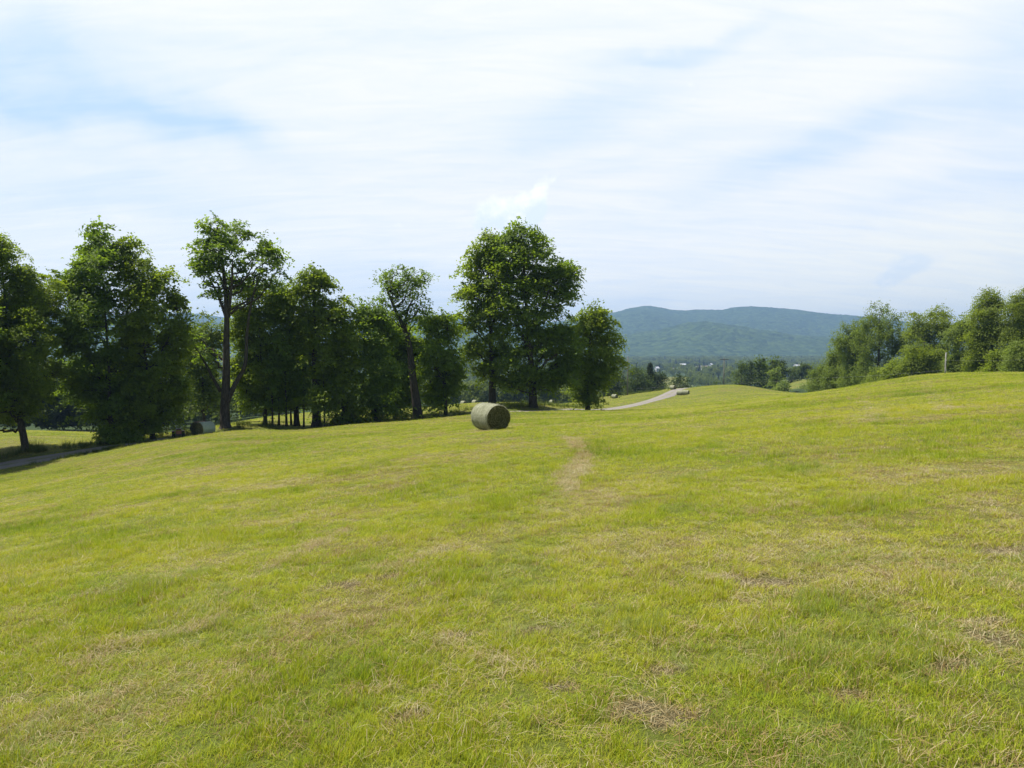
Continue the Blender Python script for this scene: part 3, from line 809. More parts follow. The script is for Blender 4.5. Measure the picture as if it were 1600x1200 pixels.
make_tree('broadleaf_tree', 'tall tree with a thick bare trunk and open high crown, beside the shaded bale', 'tree', G1, 68,
          [(350, 668), (351, 640), (354, 590), (355, 540), (356, 490), (350, 430), (340, 355)], 17,
          [(335, 357, 26, 22), (362, 368, 28, 24), (325, 388, 24, 24), (352, 400, 36, 30), (383, 375, 14, 14), (322, 425, 20, 20), (350, 440, 32, 26), (375, 430, 20, 24), (335, 465, 22, 16), (410, 388, 24, 16),
           (432, 398, 20, 18), (405, 412, 26, 20), (440, 420, 14, 12), (415, 440, 22, 16), (300, 410, 8, 5), (312, 545, 18, 26), (302, 520, 14, 16), (345, 380, 22, 26), (338, 415, 22, 26), (420, 405, 20, 18)], 2.19, seed=6,
          fork=[([(355, 628), (368, 600), (384, 570), (388, 520), (396, 470), (412, 420)], 9), ([(345, 612), (330, 585), (320, 565), (304, 540)], 6), ([(355, 500), (340, 460), (322, 425)], 6), ([(357, 495), (366, 450), (372, 410)], 6)])
make_tree('broadleaf_tree', 'bright yellow-green tree behind the tall bare trunk', 'tree', G1, 84,
          [(318, 664), (318, 620), (316, 540)], 6, [(312, 515, 20, 20), (325, 545, 26, 26), (300, 560, 20, 24), (322, 590, 26, 24), (332, 625, 22, 20), (340, 530, 16, 26), (372, 500, 14, 22), (305, 585, 20, 26), (312, 628, 20, 18), (296, 530, 12, 20)], 2.5, 'leaf_light', seed=7)
make_tree('broadleaf_tree', 'dark broad tree in the grove just right of the tall bare trunk', 'tree', G1, 72,
          [(413, 664), (412, 620), (408, 560), (404, 470)], 7, [(395, 470, 28, 30), (425, 470, 28, 30), (410, 520, 36, 36), (385, 540, 22, 34), (400, 580, 38, 34), (435, 590, 26, 34), (405, 620, 36, 20), (400, 632, 26, 8), (378, 510, 16, 26), (376, 565, 16, 28), (382, 612, 16, 20)], 3.2, seed=8)
make_tree('broadleaf_tree', 'dark middle tree of the grove with crown hidden among neighbours', 'tree', G1, 73,
          [(462, 665), (461, 620), (456, 560), (448, 450)], 10, [(445, 455, 24, 24), (432, 480, 24, 24), (462, 500, 28, 36), (445, 540, 36, 38), (468, 580, 32, 36), (445, 610, 32, 28), (450, 630, 26, 8)], 3.2, seed=9)
make_tree('broadleaf_tree', 'straight dark tree with a tall rounded top, in the centre of the left grove', 'tree', G1, 72,
          [(493, 666), (493, 620), (492, 540), (490, 430)], 16, [(490, 428, 22, 16), (478, 445, 20, 20), (504, 450, 18, 22), (490, 480, 30, 28), (515, 500, 24, 28), (485, 525, 36, 32), (525, 550, 24, 32), (500, 575, 40, 34), (530, 595, 22, 28), (495, 620, 34, 22), (470, 530, 20, 40)], 3.2, seed=10)
for i, (px, w, top, dd, lab) in enumerate([
        (424, 3.5, 560, 71, 'thin dark sapling stem nearest the dark broad grove tree'), (434, 4, 540, 72.5, 'thin dark sapling, second stem right of the dark broad grove tree'),
        (446, 4.5, 530, 71.5, 'dark young stem left of the middle grove tree'), (453.5, 4, 550, 74, 'dark young stem touching the left side of the middle grove tree'),
        (473, 3.5, 560, 71.5, 'thin stem between the middle and the centre grove trees'), (506, 3.0, 585, 71, 'short thin stem against the thick straight grove trunk')]):
    make_tree('young_tree', lab, 'tree', G1, dd, [(px, 664), (px + 1, 620), (px - 1, top)], w, [(px, top + 18, 20, 26), (px + 3, top + 50, 22, 20), (px - 6, 632, 16, 8)], 2.0, seed=20 + i)
make_tree('broadleaf_tree', 'slim tree with drooping low branches at the right end of the grove', 'tree', G1, 72,
          [(536, 660), (535, 620), (533, 560), (535, 490)], 6, [(535, 480, 20, 20), (545, 510, 24, 28), (530, 545, 26, 30), (550, 575, 24, 28), (532, 600, 30, 22), (540, 630, 26, 14), (560, 652, 14, 4), (530, 658, 12, 3)], 2.6, seed=30)
make_tree('broadleaf_tree', 'dark leafy tree standing left of the leaning thin-crowned tree', 'tree', G1, 74,
          [(587, 656), (586, 620), (580, 560), (570, 480)], 6, [(566, 482, 18, 20), (590, 490, 22, 22), (575, 525, 30, 30), (605, 540, 24, 32), (580, 570, 34, 30), (608, 585, 26, 28), (585, 612, 36, 24), (575, 640, 24, 12), (600, 636, 24, 12)], 3.0, seed=31)
make_tree('broadleaf_tree', 'second dark leafy tree, close behind the leaning thin-crowned tree', 'tree', G1, 82,
          [(618, 652), (617, 600), (612, 540)], 8, [(612, 525, 26, 26), (635, 550, 24, 30), (610, 575, 30, 30), (630, 605, 30, 26), (612, 630, 24, 14), (630, 640, 26, 9), (648, 590, 16, 30), (590, 560, 20, 30), (610, 500, 20, 18), (662, 545, 14, 26), (635, 525, 16, 20)], 3.0, seed=32)
make_tree('broadleaf_tree', 'leaning tree with a thick crooked trunk and thin airy crown', 'tree', G1, 76,
          [(653, 652), (650, 625), (645, 590), (640, 545), (632, 515), (618, 485), (606, 455)], 17,
          [(600, 432, 16, 10), (624, 424, 18, 9), (645, 432, 18, 11), (664, 440, 14, 9), (610, 452, 18, 10), (638, 452, 16, 9), (655, 462, 16, 9), (597, 466, 14, 9), (620, 470, 14, 9), (645, 478, 16, 10), (628, 492, 12, 8), (660, 480, 8, 7), (600, 488, 16, 14), (630, 438, 22, 14), (650, 452, 18, 12), (612, 442, 16, 12), (655, 500, 14, 14), (640, 500, 12, 10)], 2.1, seed=33,
          fork=[([(633, 518), (634, 500), (640, 480), (650, 462)], 6)])
make_tree('broadleaf_tree', 'bushy rounded tree left of the net-wrapped bale in the open', 'tree', G1, 78,
          [(696, 648), (695, 610), (690, 560), (682, 495)], 7, [(682, 495, 18, 16), (668, 512, 18, 20), (698, 520, 20, 24), (680, 545, 30, 26), (708, 560, 18, 26), (685, 580, 36, 26), (710, 595, 18, 20), (690, 612, 36, 20), (672, 600, 24, 24), (685, 636, 28, 9)], 3.0, seed=34)
make_tree('broadleaf_tree', 'great tree of the middle, left part on a straight grey trunk behind the open-field bale', 'tree', G1, 85,
          [(769, 637), (769, 590), (768, 540), (765, 480), (760, 390)], 13,
          [(762, 372, 18, 14), (775, 390, 26, 22), (738, 402, 18, 14), (750, 425, 26, 22), (725, 450, 16, 18), (745, 465, 30, 26), (775, 450, 24, 30), (730, 500, 22, 22), (760, 510, 30, 28), (735, 540, 20, 20), (765, 560, 26, 20), (745, 578, 16, 12), (787, 425, 22, 24), (782, 480, 24, 24), (783, 535, 22, 24), (775, 592, 18, 12)], 2.7, seed=35)
make_tree('broadleaf_tree', 'tallest and widest broadleaf tree in the middle, with wide low limbs', 'tree', G1, 84,
          [(833, 635), (832, 605), (829, 560), (824, 500), (815, 370)], 15,
          [(808, 368, 26, 17), (832, 372, 22, 17), (790, 380, 18, 18), (845, 392, 12, 12), (805, 405, 34, 26), (838, 420, 30, 24), (868, 415, 24, 16), (892, 418, 14, 12), (880, 440, 22, 20), (810, 445, 36, 28), (850, 460, 34, 28), (885, 470, 16, 20), (800, 490, 34, 28), (838, 500, 34, 28), (870, 505, 24, 26),
           (815, 535, 34, 26), (855, 545, 34, 28), (880, 560, 24, 26), (800, 570, 28, 22), (840, 585, 36, 20), (872, 590, 26, 18), (795, 600, 22, 14), (898, 530, 18, 22), (893, 575, 20, 20), (850, 606, 24, 10)], 2.8, seed=36,
          fork=[([(830, 600), (850, 582), (872, 572)], 6), ([(831, 605), (808, 590), (792, 580)], 6), ([(827, 530), (845, 490), (862, 440)], 7), ([(825, 540), (800, 490), (790, 420)], 7)])
make_tree('broadleaf_tree', 'round dark tree with low foliage at the bend of the gravel driveway', 'tree', G1, 88,
          [(919, 640), (918, 600), (920, 560), (926, 480)], 8,
          [(935, 483, 18, 14), (915, 492, 20, 16), (942, 505, 20, 20), (915, 520, 26, 24), (950, 540, 22, 26), (925, 550, 32, 28), (962, 565, 16, 18), (905, 575, 24, 24), (940, 585, 28, 18), (918, 605, 24, 18), (925, 622, 20, 12), (908, 620, 12, 10)], 3.2, seed=37)

# trees along the right edge of the field, rooted beyond the crest
G2 = 'trees along the right field edge'
RT = [  # label, distance, base px, trunk top py, lobes, material, style, lai
    ('lowest wispy pale tree, leftmost of the right field edge', 172, 1282, 575, [(1280, 580, 9, 14), (1287, 595, 14, 14), (1272, 598, 10, 10), (1295, 575, 8, 12)], 'leaf_grey', 'feather', 2.6, 3),
    ('wispy pale tree with upright twigs, next inward from the lowest one', 165, 1306, 550, [(1303, 560, 10, 16), (1312, 570, 14, 18), (1300, 585, 14, 16), (1318, 592, 16, 14)], 'leaf_grey', 'feather', 2.6, 3),
    ('leaning feathery tree with a slanted bare limb below the mountain slope', 158, 1346, 518, [(1326, 520, 14, 11), (1310, 535, 10, 12), (1342, 515, 12, 12), (1318, 540, 12, 12), (1336, 540, 16, 16), (1330, 565, 18, 16), (1345, 580, 18, 16), (1325, 590, 18, 14)], 'leaf_grey', 'feather', 2.2, 4),
    ('tallest feathery tree with a ragged sparse top, beside the mountain end', 150, 1372, 490, [(1380, 484, 22, 7), (1362, 492, 9, 8), (1400, 494, 9, 7), (1375, 508, 26, 18), (1395, 520, 20, 22), (1362, 530, 22, 22), (1388, 545, 26, 22), (1368, 562, 24, 18), (1405, 555, 14, 22), (1350, 545, 18, 24), (1352, 515, 12, 16), (1410, 530, 12, 18), (1350, 585, 20, 16)], 'leaf_grey', 'feather', 1.7, 5),
    ('low round dark shrub under the tallest feathery tree', 138, 1372, 585, [(1370, 590, 13, 12), (1380, 596, 12, 10), (1362, 600, 10, 8)], 'leaf_right', 'maple', 2.8, 2),
    ('leafy pale-tipped bush right of the round dark shrub', 132, 1400, 575, [(1395, 578, 14, 12), (1412, 572, 14, 14), (1402, 590, 18, 10), (1422, 582, 12, 12)], 'leaf_right', 'maple', 2.6, 2),
    ('dark bushy tree with a shadowed hollow, left behind the grey post', 128, 1442, 535, [(1438, 545, 20, 14), (1455, 560, 18, 18), (1430, 568, 18, 14), (1445, 582, 18, 8)], 'leaf_right', 'maple', 2.8, 3),
    ('light tree with an open spreading top, between the feathery tree and the grey post', 138, 1452, 490, [(1435, 500, 16, 11), (1472, 488, 14, 8), (1458, 502, 20, 14), (1482, 505, 12, 12), (1440, 525, 20, 16), (1470, 528, 20, 18), (1425, 520, 10, 12), (1455, 550, 24, 16)], 'leaf_right', 'maple', 2.0, 4),
    ('upright bushy tree directly behind the grey post', 118, 1504, 505, [(1502, 505, 11, 9), (1515, 520, 13, 14), (1495, 530, 15, 18), (1512, 548, 17, 18), (1495, 562, 18, 14), (1515, 575, 18, 10)], 'leaf_grey', 'maple', 2.6, 3),
    ('tall dark maple-like tree with a pointed top, right of the grey post', 112, 1548, 465, [(1545, 462, 10, 7), (1556, 468, 9, 8), (1540, 478, 18, 12), (1558, 488, 14, 12), (1528, 495, 16, 13), (1550, 508, 22, 18), (1530, 525, 20, 16), (1560, 535, 20, 18), (1540, 555, 24, 16), (1555, 572, 22, 10)], 'leaf_right', 'maple', 3.0, 6),
    ('wide bright tree cut off by the right edge of the photo', 108, 1600, 465, [(1590, 470, 14, 8), (1604, 480, 14, 12), (1582, 488, 14, 12), (1598, 505, 22, 16), (1580, 520, 16, 14), (1600, 535, 22, 18), (1582, 550, 18, 14), (1625, 500, 26, 30), (1625, 550, 26, 24), (1604, 455, 7, 6)], 'leaf_right', 'maple', 3.0, 6),
    ('low leafy bush at the foot of the tall pointed tree', 98, 1562, 562, [(1556, 560, 13, 12), (1570, 568, 11, 10), (1550, 574, 12, 8), (1565, 578, 12, 7)], 'leaf_right', 'maple', 2.8, 2),
    ('pale rounded bush against the right edge of the photo', 92, 1594, 550, [(1590, 548, 13, 12), (1602, 558, 14, 16), (1584, 565, 12, 12), (1612, 550, 14, 18), (1598, 576, 18, 8)], 'leaf_grey', 'maple', 3.0, 2),
]


def base_lobes(lobes, b):
    lb = np.array(lobes, float); low = lb[np.argsort(-(lb[:, 1] + lb[:, 3]))[:4]]; out = []
    for cx, cy, rx, ry in low:
        gap = b - 3 - (cy + ry * 0.6)
        if gap > 3: out.append((cx, cy + ry * 0.6 + gap * 0.5, rx * 0.95, gap * 0.62))
    return out
for i, (lab, d, px, top, lobes, mt, sty, lai, tw) in enumerate(RT):
    g = gz(*XY(px, d)); bpy_ = HOR + F * (CAMZ - g) / d
    nm = 'shrub' if ('bush ' in lab or 'shrub' in lab) and 'tree directly' not in lab else 'broadleaf_tree'
    make_tree(nm, lab, 'bush' if nm == 'shrub' else 'tree', G2, d, [(px, bpy_), (px + 1, (bpy_ + top) / 2 + 5), (px + 2, top)], tw, lobes + base_lobes(lobes, bpy_), lai * 1.35, mt, seed=50 + i, style=sty, leaf=0.0022 * d,
              fork=[([(1357, 575), (1343, 562), (1330, 548), (1322, 535)], 2.2)] if 'slanted' in lab else None)
for i, (px, d, top, lab) in enumerate([(1520, 126, 495, 'dark spruce spire between the bushy tree and the tall pointed tree'), (1494, 134, 502, 'slim conifer tip above the grey post')]):
    make_spruce('spruce_tree', lab, 'tree', G2, d, px, top, 15, 80 + i)

# clumps beyond the far crest
G3 = 'trees beyond the far crest'
FT = [
    ('dark tree behind the round driveway tree, at the far meadow edge', 228, 962, 588, [(958, 592, 14, 9), (970, 598, 12, 8), (948, 600, 12, 7)], 'leaf_dark'),
    ('mid green tree right of the slim bare pole', 232, 996, 578, [(992, 586, 11, 10), (1003, 590, 12, 11), (988, 598, 12, 7), (1006, 600, 12, 6)], 'leaf_far'),
    ('dark tree filling the right of the spruce clump', 234, 1028, 584, [(1022, 590, 12, 9), (1033, 595, 10, 9), (1018, 601, 12, 6)], 'leaf_dark'),
    ('small round dark tree alone where the driveway disappears', 224, 1063, 588, [(1062, 594, 9, 7), (1066, 600, 10, 6), (1058, 602, 8, 5)], 'leaf_dark'),
    ('pale young tree left of the shadowed hollow in the far clump', 240, 1158, 570, [(1160, 574, 8, 8), (1155, 586, 9, 9), (1158, 598, 10, 8)], 'leaf_far'),
    ('dark hollow tree in the left part of the far clump', 246, 1172, 564, [(1170, 572, 9, 9), (1176, 584, 11, 11), (1168, 596, 10, 9)], 'leaf_dark'),
    ('light tree with a pale stem in the middle of the far clump', 243, 1188, 560, [(1186, 568, 9, 8), (1190, 580, 10, 11), (1186, 595, 10, 9)], 'leaf_far'),
    ('tall rounded tree, highest broad crown of the far clump', 248, 1209, 562, [(1206, 565, 10, 6), (1214, 572, 9, 8), (1204, 578, 10, 9), (1214, 588, 10, 10), (1206, 597, 10, 8)], 'leaf_far'),
    ('rounded tree on the right side of the far clump', 250, 1223, 566, [(1222, 570, 7, 6), (1227, 580, 7, 9), (1222, 592, 9, 9)], 'leaf_dark'),
    ('pale slender tree in front of the far clump', 222, 1214, 578, [(1214, 582, 6, 7), (1212, 592, 9, 8), (1216, 602, 10, 8)], 'leaf_grey'),
    ('low bush at the right foot of the far clump', 216, 1226, 598, [(1225, 602, 7, 6), (1219, 606, 7, 4)], 'leaf_grey'),
    ('small dark tree left of the distant pair of bales', 318, 1236, 585, [(1236, 588, 6, 5), (1240, 591, 4, 3)], 'leaf_dark'),
    ('small bush at the foot of the sunlit far knoll', 262, 1262, 606, [(1262, 608, 6, 5), (1256, 612, 6, 4), (1270, 612, 7, 4)], 'leaf_grey'),
    ('low pale bush left of the pole with a crossarm', 232, 1118, 602, [(1116, 604, 5, 3.5), (1122, 605, 4, 3)], 'leaf_far'),
]
for i, (lab, d, px, top, lobes, mt) in enumerate(FT):
    g = gz(*XY(px, d)); b_ = HOR + F * (CAMZ - g) / d
    make_tree('shrub' if 'bush' in lab else 'broadleaf_tree', lab, 'bush' if 'bush' in lab else 'tree', G3, d, [(px, b_), (px, (b_ + top) / 2), (px, top + 3)], 2.2, lobes + [(px, (b_ + lobes[-1][1]) / 2, 8, max(2, (b_ - lobes[-1][1]) / 2))], 3.6, mt, seed=100 + i, style='far', leaf=0.0021 * d, twigs=False)
make_spruce('spruce_tree', 'dark conical spruce rising above the clump left of the driveway end', 'tree', G3, 236, 1016, 567, 26, 121)
make_spruce('spruce_tree', 'dark conifer top in the middle of the far clump', 'tree', G3, 252, 1193, 559, 15, 122)


# ------------------------------------------------------------------ far woods (stuff)
def wood_sources():
    src = []
    for i in range(5):
        rng = np.random.default_rng(500 + i); cs = []
        for k in range(11):
            c = np.array([rng.normal(0, 0.22), rng.normal(0, 0.22), rng.uniform(0.25, 0.86)]); r = rng.uniform(0.13, 0.22) * (1.15 - 0.6 * abs(c[2] - 0.5))
            u = rng.normal(0, 1, (75, 3)); u /= np.linalg.norm(u, axis=1)[:, None]
            cs.append(c + u * r * rng.uniform(0.5, 1.05, (75, 1)))
        cs = np.concatenate(cs); cs[:, 2] = np.clip(cs[:, 2], 0.05, 1.05)
        v, q = leaf_quads(cs, np.array([0, 0, 0.8]), 0.085, 0.065, rng, 0.2)
        src.append(mesh_np('wood_tree_%d' % i, v, q, M['farwood'], attrs={'lv': ('FLOAT', np.repeat(rng.uniform(0, 1, len(cs)), 4))}, link=False))
    rng = np.random.default_rng(520); cs = []
    for h in np.arange(0.05, 1, 0.04):
        a = rng.uniform(0, 6.28, 40); r = 0.26 * (1 - h) * rng.uniform(0.1, 1.1, 40) + 0.01
        cs.append(np.stack([r * np.cos(a), r * np.sin(a), h - 0.2 * r + rng.normal(0, .01, 40)], -1))
    cs = np.concatenate(cs); v, q = leaf_quads(cs, np.array([0, 0, 0.7]), 0.075, 0.045, rng, 0.3)
    src.append(mesh_np('wood_tree_5', v, q, M['needle'], attrs={'lv': ('FLOAT', np.repeat(rng.uniform(0, 0.7, len(cs)), 4))}, link=False))
    return src


def far_mat():
    m, nt, b = new_mat('far_wood_leaves', 0.6, 0.2)
    f = nt.math('ADD', nt.math('MULTIPLY', nt.attr('lv'), 0.4), nt.math('MULTIPLY', nt.attr('tint', 'INSTANCER'), 0.6))
    col = nt.ramp(f, [(0.1, (0.065, 0.095, 0.028)), (0.5, (0.12, 0.16, 0.042)), (0.9, (0.20, 0.235, 0.062))])
    nt.link(col, b.inputs['Base Color'])
    tr = nt.add('ShaderNodeBsdfTranslucent'); nt.link(nt.mix(1.0, col, (1.6, 1.6, 0.8), 'MULTIPLY'), tr.inputs['Color'])
    mx = nt.add('ShaderNodeMixShader'); mx.inputs[0].default_value = 0.42
    nt.link(b.outputs[0], mx.inputs[1]); nt.link(tr.outputs[0], mx.inputs[2]); nt.link(mx.outputs[0], nt.n['Material Output'].inputs['Surface'])
    return m
M['farwood'] = far_mat()


def build_woods():
    rng = np.random.default_rng(77)
    src = wood_sources()
    # edge of the wood behind the left-hand trees
    pts = []
    for px0, px1, d0, d1, n, h0, h1 in ((-330, 190, 118, 165, 130, 9, 15), (170, 470, 150, 230, 80, 8, 13), (380, 960, 262, 330, 170, 8, 13), (880, 1060, 236, 262, 26, 6, 9), (1240, 1330, 330, 380, 24, 6, 10)):
        px = rng.uniform(px0, px1, n); d = rng.uniform(d0, d1, n)
        x = (px - 800) / F * d
        h = rng.uniform(h0, h1, n)
        if d0 < 120: d = d + 10 * (fbm(px / 40, px * 0, 3, 2) - .5); h = h * (0.8 + 0.5 * fbm(px / 60, px * 0, 4, 2))
        pts.append(np.stack([x, d, h], -1))
    p = np.concatenate(pts); z = ground_h(p[:, 0], p[:, 1])
    pal = np.clip(0.35 + rng.normal(0, 0.2, len(p)), 0, 1)
    w = p[:, 2] * rng.uniform(0.75, 1.05, len(p))
    o = gn_scatter('background_wood', np.stack([p[:, 0], p[:, 1], z - 0.3], -1), rng.uniform(0, 6.28, len(p)), np.stack([w, w, p[:, 2]], -1), rng.integers(0, 5, len(p)), pal, src)
    tag(o, 'dark mixed wood edging the meadow behind the row of trees', 'wood', kind='stuff')
    # valley woods to the foot of the mountains
    n = 16000
    d = np.sqrt(rng.uniform(340 ** 2, 2700 ** 2, n)); t = rng.uniform(-0.84, 0.84, n); x = t * d
    px = 800 + t * F
    m = fbm(x / 190, d / 190, 13, 3) + 0.25 * (fbm(x / 40, d / 40, 14, 2) - .5)
    keep = (m > 0.40) | (d > 1750)
    keep &= ~((np.abs(px - 1050) < 26) & (d > 430) & (d < 980))              # pale field seen beyond the driveway
    for hp, hd in HOUSE_PX: keep &= ~((np.abs(px - hp) < 10) & (d > hd - 150) & (d < hd + 14))
    x, d = x[keep], d[keep]; n = len(x); z = ground_h(x, d)
    h = rng.uniform(7, 14, n) * (1 + 0.25 * (d > 900)); w = h * rng.uniform(0.7, 1.1, n)
    var = np.where(rng.uniform(size=n) < 0.13, 5, rng.integers(0, 5, n))
    big = d > 1300
    w = np.where(big, w * 1.3, w)
    o = gn_scatter('valley_wood', np.stack([x, d, z - 0.4], -1), rng.uniform(0, 6.28, n), np.stack([w, w, h], -1), var, np.clip(0.5 + rng.normal(0, 0.25, n), 0, 1), src)
    tag(o, 'hazy green woods covering the valley floor below the mountain', 'wood', kind='stuff')

HOUSE_PX = [(1027, 1250), (1053, 1180), (1067, 1480), (1091, 1250), (1101, 1330), (1111, 1400), (1247, 1350)]
build_woods()


# ------------------------------------------------------------------ hills
def build_hills():
    far = np.array([(-500, 500), (-200, 494), (0, 491), (90, 487), (200, 494), (300, 489), (330, 494), (420, 503), (540, 501), (620, 506), (705, 491), (730, 500), (790, 508), (860, 504), (930, 496), (960, 489), (985, 481.5), (1010, 478), (1030, 481), (1060, 486.5), (1095, 483.5),
                    (1122, 485.5), (1150, 480), (1180, 479.5), (1210, 481.5), (1250, 485.5), (1290, 491), (1345, 495), (1400, 501), (1430, 505), (1500, 512), (1600, 520), (1800, 524), (2100, 520)], float)
    near = np.array([(-500, 530), (0, 516), (150, 510), (280, 516), (400, 524), (600, 530), (740, 522), (850, 528), (960, 524), (1040, 510), (1085, 500), (1120, 503), (1180, 513), (1250, 524), (1350, 530), (1500, 536), (2100, 540)], float)
    px = np.linspace(-420, 2020, 760); dist = np.linspace(2300, 6600, 150)
    PX, D = np.meshgrid(px, dist); X = (PX - 800) / F * D

    def topz(tab, dd): return CAMZ + (HOR - np.interp(PX, tab[:, 0], tab[:, 1])) / F * dd
    ker = np.ones(9) / 9
    r1 = topz(near, 3300.0); r2 = topz(far, 5000.0)
    for r in (r1, r2): r[:] = np.apply_along_axis(lambda a: np.convolve(np.pad(a, 4, 'edge'), ker, 'valid'), 1, r)
    n = fbm(X / 420, D / 420, 21, 4) - 0.5
    ridged = np.abs(fbm(X / 700, D / 1100, 23, 3) - 0.5) * 2
    def bump(d0, wf, wb): return np.where(D < d0, sstep(d0 - wf, d0, D), 1 - sstep(d0, d0 + wb, D))
    base = -34.0
    h1 = base + (r1 - base) * bump(3300, 900, 900); h2 = base + (r2 - base) * bump(5000, 2100, 1500)
    Z = np.maximum(h1, h2) + 0.35 * np.minimum(np.abs(h1 - h2), 1) 
    k = 30.0; Z = np.maximum(h1, h2) + k * np.log1p(np.exp(-np.abs(h1 - h2) / k)) - k * 0.25 * np.exp(-np.abs(h1 - h2) / k)
    body = np.clip((Z - base) / 120, 0, 1)
    away = 1 - np.exp(-((D - 5000) / 450) ** 2)
    Z = Z + (n * 75 - ridged * 55 + 12) * body * away * (1 - 0.7 * np.exp(-((D - 3300) / 250) ** 2)) + (fbm(X / 34, D / 34, 27, 2) - 0.5) * 13 * body
    Z = Z - 3 * (1 - sstep(2300, 2450, D)) - 4
    v = np.stack([X, D, Z], -1).reshape(-1, 3); N = len(px)
    i = np.arange(len(dist) - 1)[:, None] * N; kk = np.arange(N - 1)[None, :]
    q = np.stack([i + kk, i + kk + 1, i + N + kk + 1, i + N + kk], -1).reshape(-1, 4)
    m, nt, b = new_mat('forested_slope', 0.9, 0.05)
    tc = nt.add('ShaderNodeTexCoord').outputs['Object']
    vo = nt.add('ShaderNodeTexVoronoi'); vo.inputs['Scale'].default_value = 0.05; nt.link(tc, vo.inputs['Vector'])
    sep = nt.add('ShaderNodeSeparateColor'); nt.link(vo.outputs['Color'], sep.inputs[0])
    c1 = nt.ramp(sep.outputs[0], [(0.0, (0.014, 0.030, 0.012)), (0.5, (0.034, 0.062, 0.020)), (1.0, (0.07, 0.105, 0.03))])
    pat = nt.noise(tc, 0.0045, 6, 0.65)
    c1 = nt.mix(nt.mapr(pat, 0.42, 0.62, 0, 0.3), c1, (0.06, 0.095, 0.028))
    c1 = nt.mix(nt.mapr(nt.noise(tc, 0.0032, 5, 0.6, 0.5), 0.55, 0.70, 0, 0.65), c1, (0.02, 0.038, 0.018))
    nt.link(c1, b.inputs['Base Color'])
    bp = nt.add('ShaderNodeBump'); bp.inputs['Strength'].default_value = 1.0; bp.inputs['Distance'].default_value = 6.0
    h = nt.math('SUBTRACT', 1.0, vo.outputs['Distance'])
    nt.link(nt.math('ADD', h, nt.noise(tc, 0.03, 3)), bp.inputs['Height']); nt.link(bp.outputs[0], b.inputs['Normal'])
    o = mesh_np('hills', v, q, m, smooth=True)
    tag(o, kind='structure', label='long forested blue-green mountain ridge across the valley', cat='hills')
build_hills()


# ------------------------------------------------------------------ houses of the village
M['white_wall'] = simple_mat('white_paint', (0.50, 0.50, 0.49), 0.6, 0.05, 2, bump=0)
M['tin_roof'] = simple_mat('pale_metal_roof', (0.58, 0.59, 0.61), 0.4, 0.06, 1, bump=0)
M['red_roof'] = simple_mat('reddish_roof', (0.36, 0.27, 0.25), 0.6, 0.1, 1, bump=0)
M['grey_roof'] = simple_mat('grey_roof', (0.30, 0.30, 0.31), 0.6, 0.1, 1, bump=0)
M['window'] = simple_mat('dark_window_glass', (0.04, 0.05, 0.06), 0.1, 0.1, 1, bump=0, spec=0.5)
M['brick'] = simple_mat('red_brick', (0.36, 0.15, 0.10), 0.8, 0.15, 4, bump=0)


def house(label, px, d, w, dp, hw, hr, rz, roof, tower=False, zoff=0.0):
    x, y = XY(px, d); z = gz(x, y) + zoff
    root = empty('white_house', (x, y, z), rz); tag(root, label, 'house', 'houses of the valley village')
    b = MB(); b.box((0, 0, hw / 2 - 1 - zoff / 2), (w, dp, hw + 2 + zoff))
    g = np.array([[-w / 2, -dp / 2, hw], [-w / 2, dp / 2, hw], [-w / 2, 0, hw + hr], [w / 2, -dp / 2, hw], [w / 2, dp / 2, hw], [w / 2, 0, hw + hr]])
    b.add(g, t=[[0, 2, 1], [3, 4, 5]])
    b.build('wall', M['white_wall'], root)
    r = MB(); e = 0.4; t = 0.25
    for s in (-1, 1):
        p = np.array([[-w / 2 - e, s * (dp / 2 + e), hw - e * hr / (dp / 2)], [w / 2 + e, s * (dp / 2 + e), hw - e * hr / (dp / 2)], [w / 2 + e, 0, hw + hr], [-w / 2 - e, 0, hw + hr]])
        p = p + [0, 0, 0.02]; r.add(np.concatenate([p, p + [0, 0, t]]), [[0, 1, 2, 3], [7, 6, 5, 4], [0, 4, 5, 1], [1, 5, 6, 2], [2, 6, 7, 3], [3, 7, 4, 0]])
    ro = r.build('roof', M[roof], root)
    ch = MB(); ch.box((w * .22, 0.6, hw + hr + 0.3), (0.8, 0.8, 1.8)); c = ch.build('chimney', M['brick'], root); c.parent = ro
    for i in range(max(2, int(w / 3.5))):
        wx = -w / 2 + (i + 0.5) * w / max(2, int(w / 3.5))
        for hz in ([1.6] if hw < 4.5 else [1.6, 4.2]):
            wb = MB(); wb.box((wx, -dp / 2 - 0.03, hz), (1.0, 0.10, 1.4)); wb.build('window', M['window'], root)
    if tower:
        tb = MB(); tb.box((w / 2 - 2, 0, hw + hr + 0.5), (3, 3, 4)); tb.build('tower', M['white_wall'], root)
    return root
house('small white house with a bright roof, leftmost in the valley village', 1027, 1250, 7, 6, 3.5, 2.6, 0.5, 'tin_roof', zoff=3)
house('square white house with its gable to the viewer, second from the left in the village', 1053, 1180, 5.5, 7, 4, 2.4, 1.4, 'tin_roof', zoff=2)
house('long low house with a bright white roof, set higher behind the gabled one', 1067, 1480, 12, 8, 2.2, 1.8, 0.05, 'tin_roof', zoff=7)
house('pale house at the left of the large cluster in the village', 1091, 1250, 9, 7, 4.5, 2.5, 0.2, 'grey_roof', zoff=3)
house('large white house with a reddish roof in the village cluster', 1101, 1330, 13, 9, 4.2, 2.6, 0.1, 'red_roof', zoff=4)
house('tall white house at the right end of the village cluster', 1111, 1400, 8, 7, 4.6, 2.6, 0.9, 'tin_roof', zoff=5)
house('low pale house alone among trees, right of the far tree clump', 1247, 1350, 14, 8, 3.2, 2.2, 0.1, 'tin_roof', zoff=5)


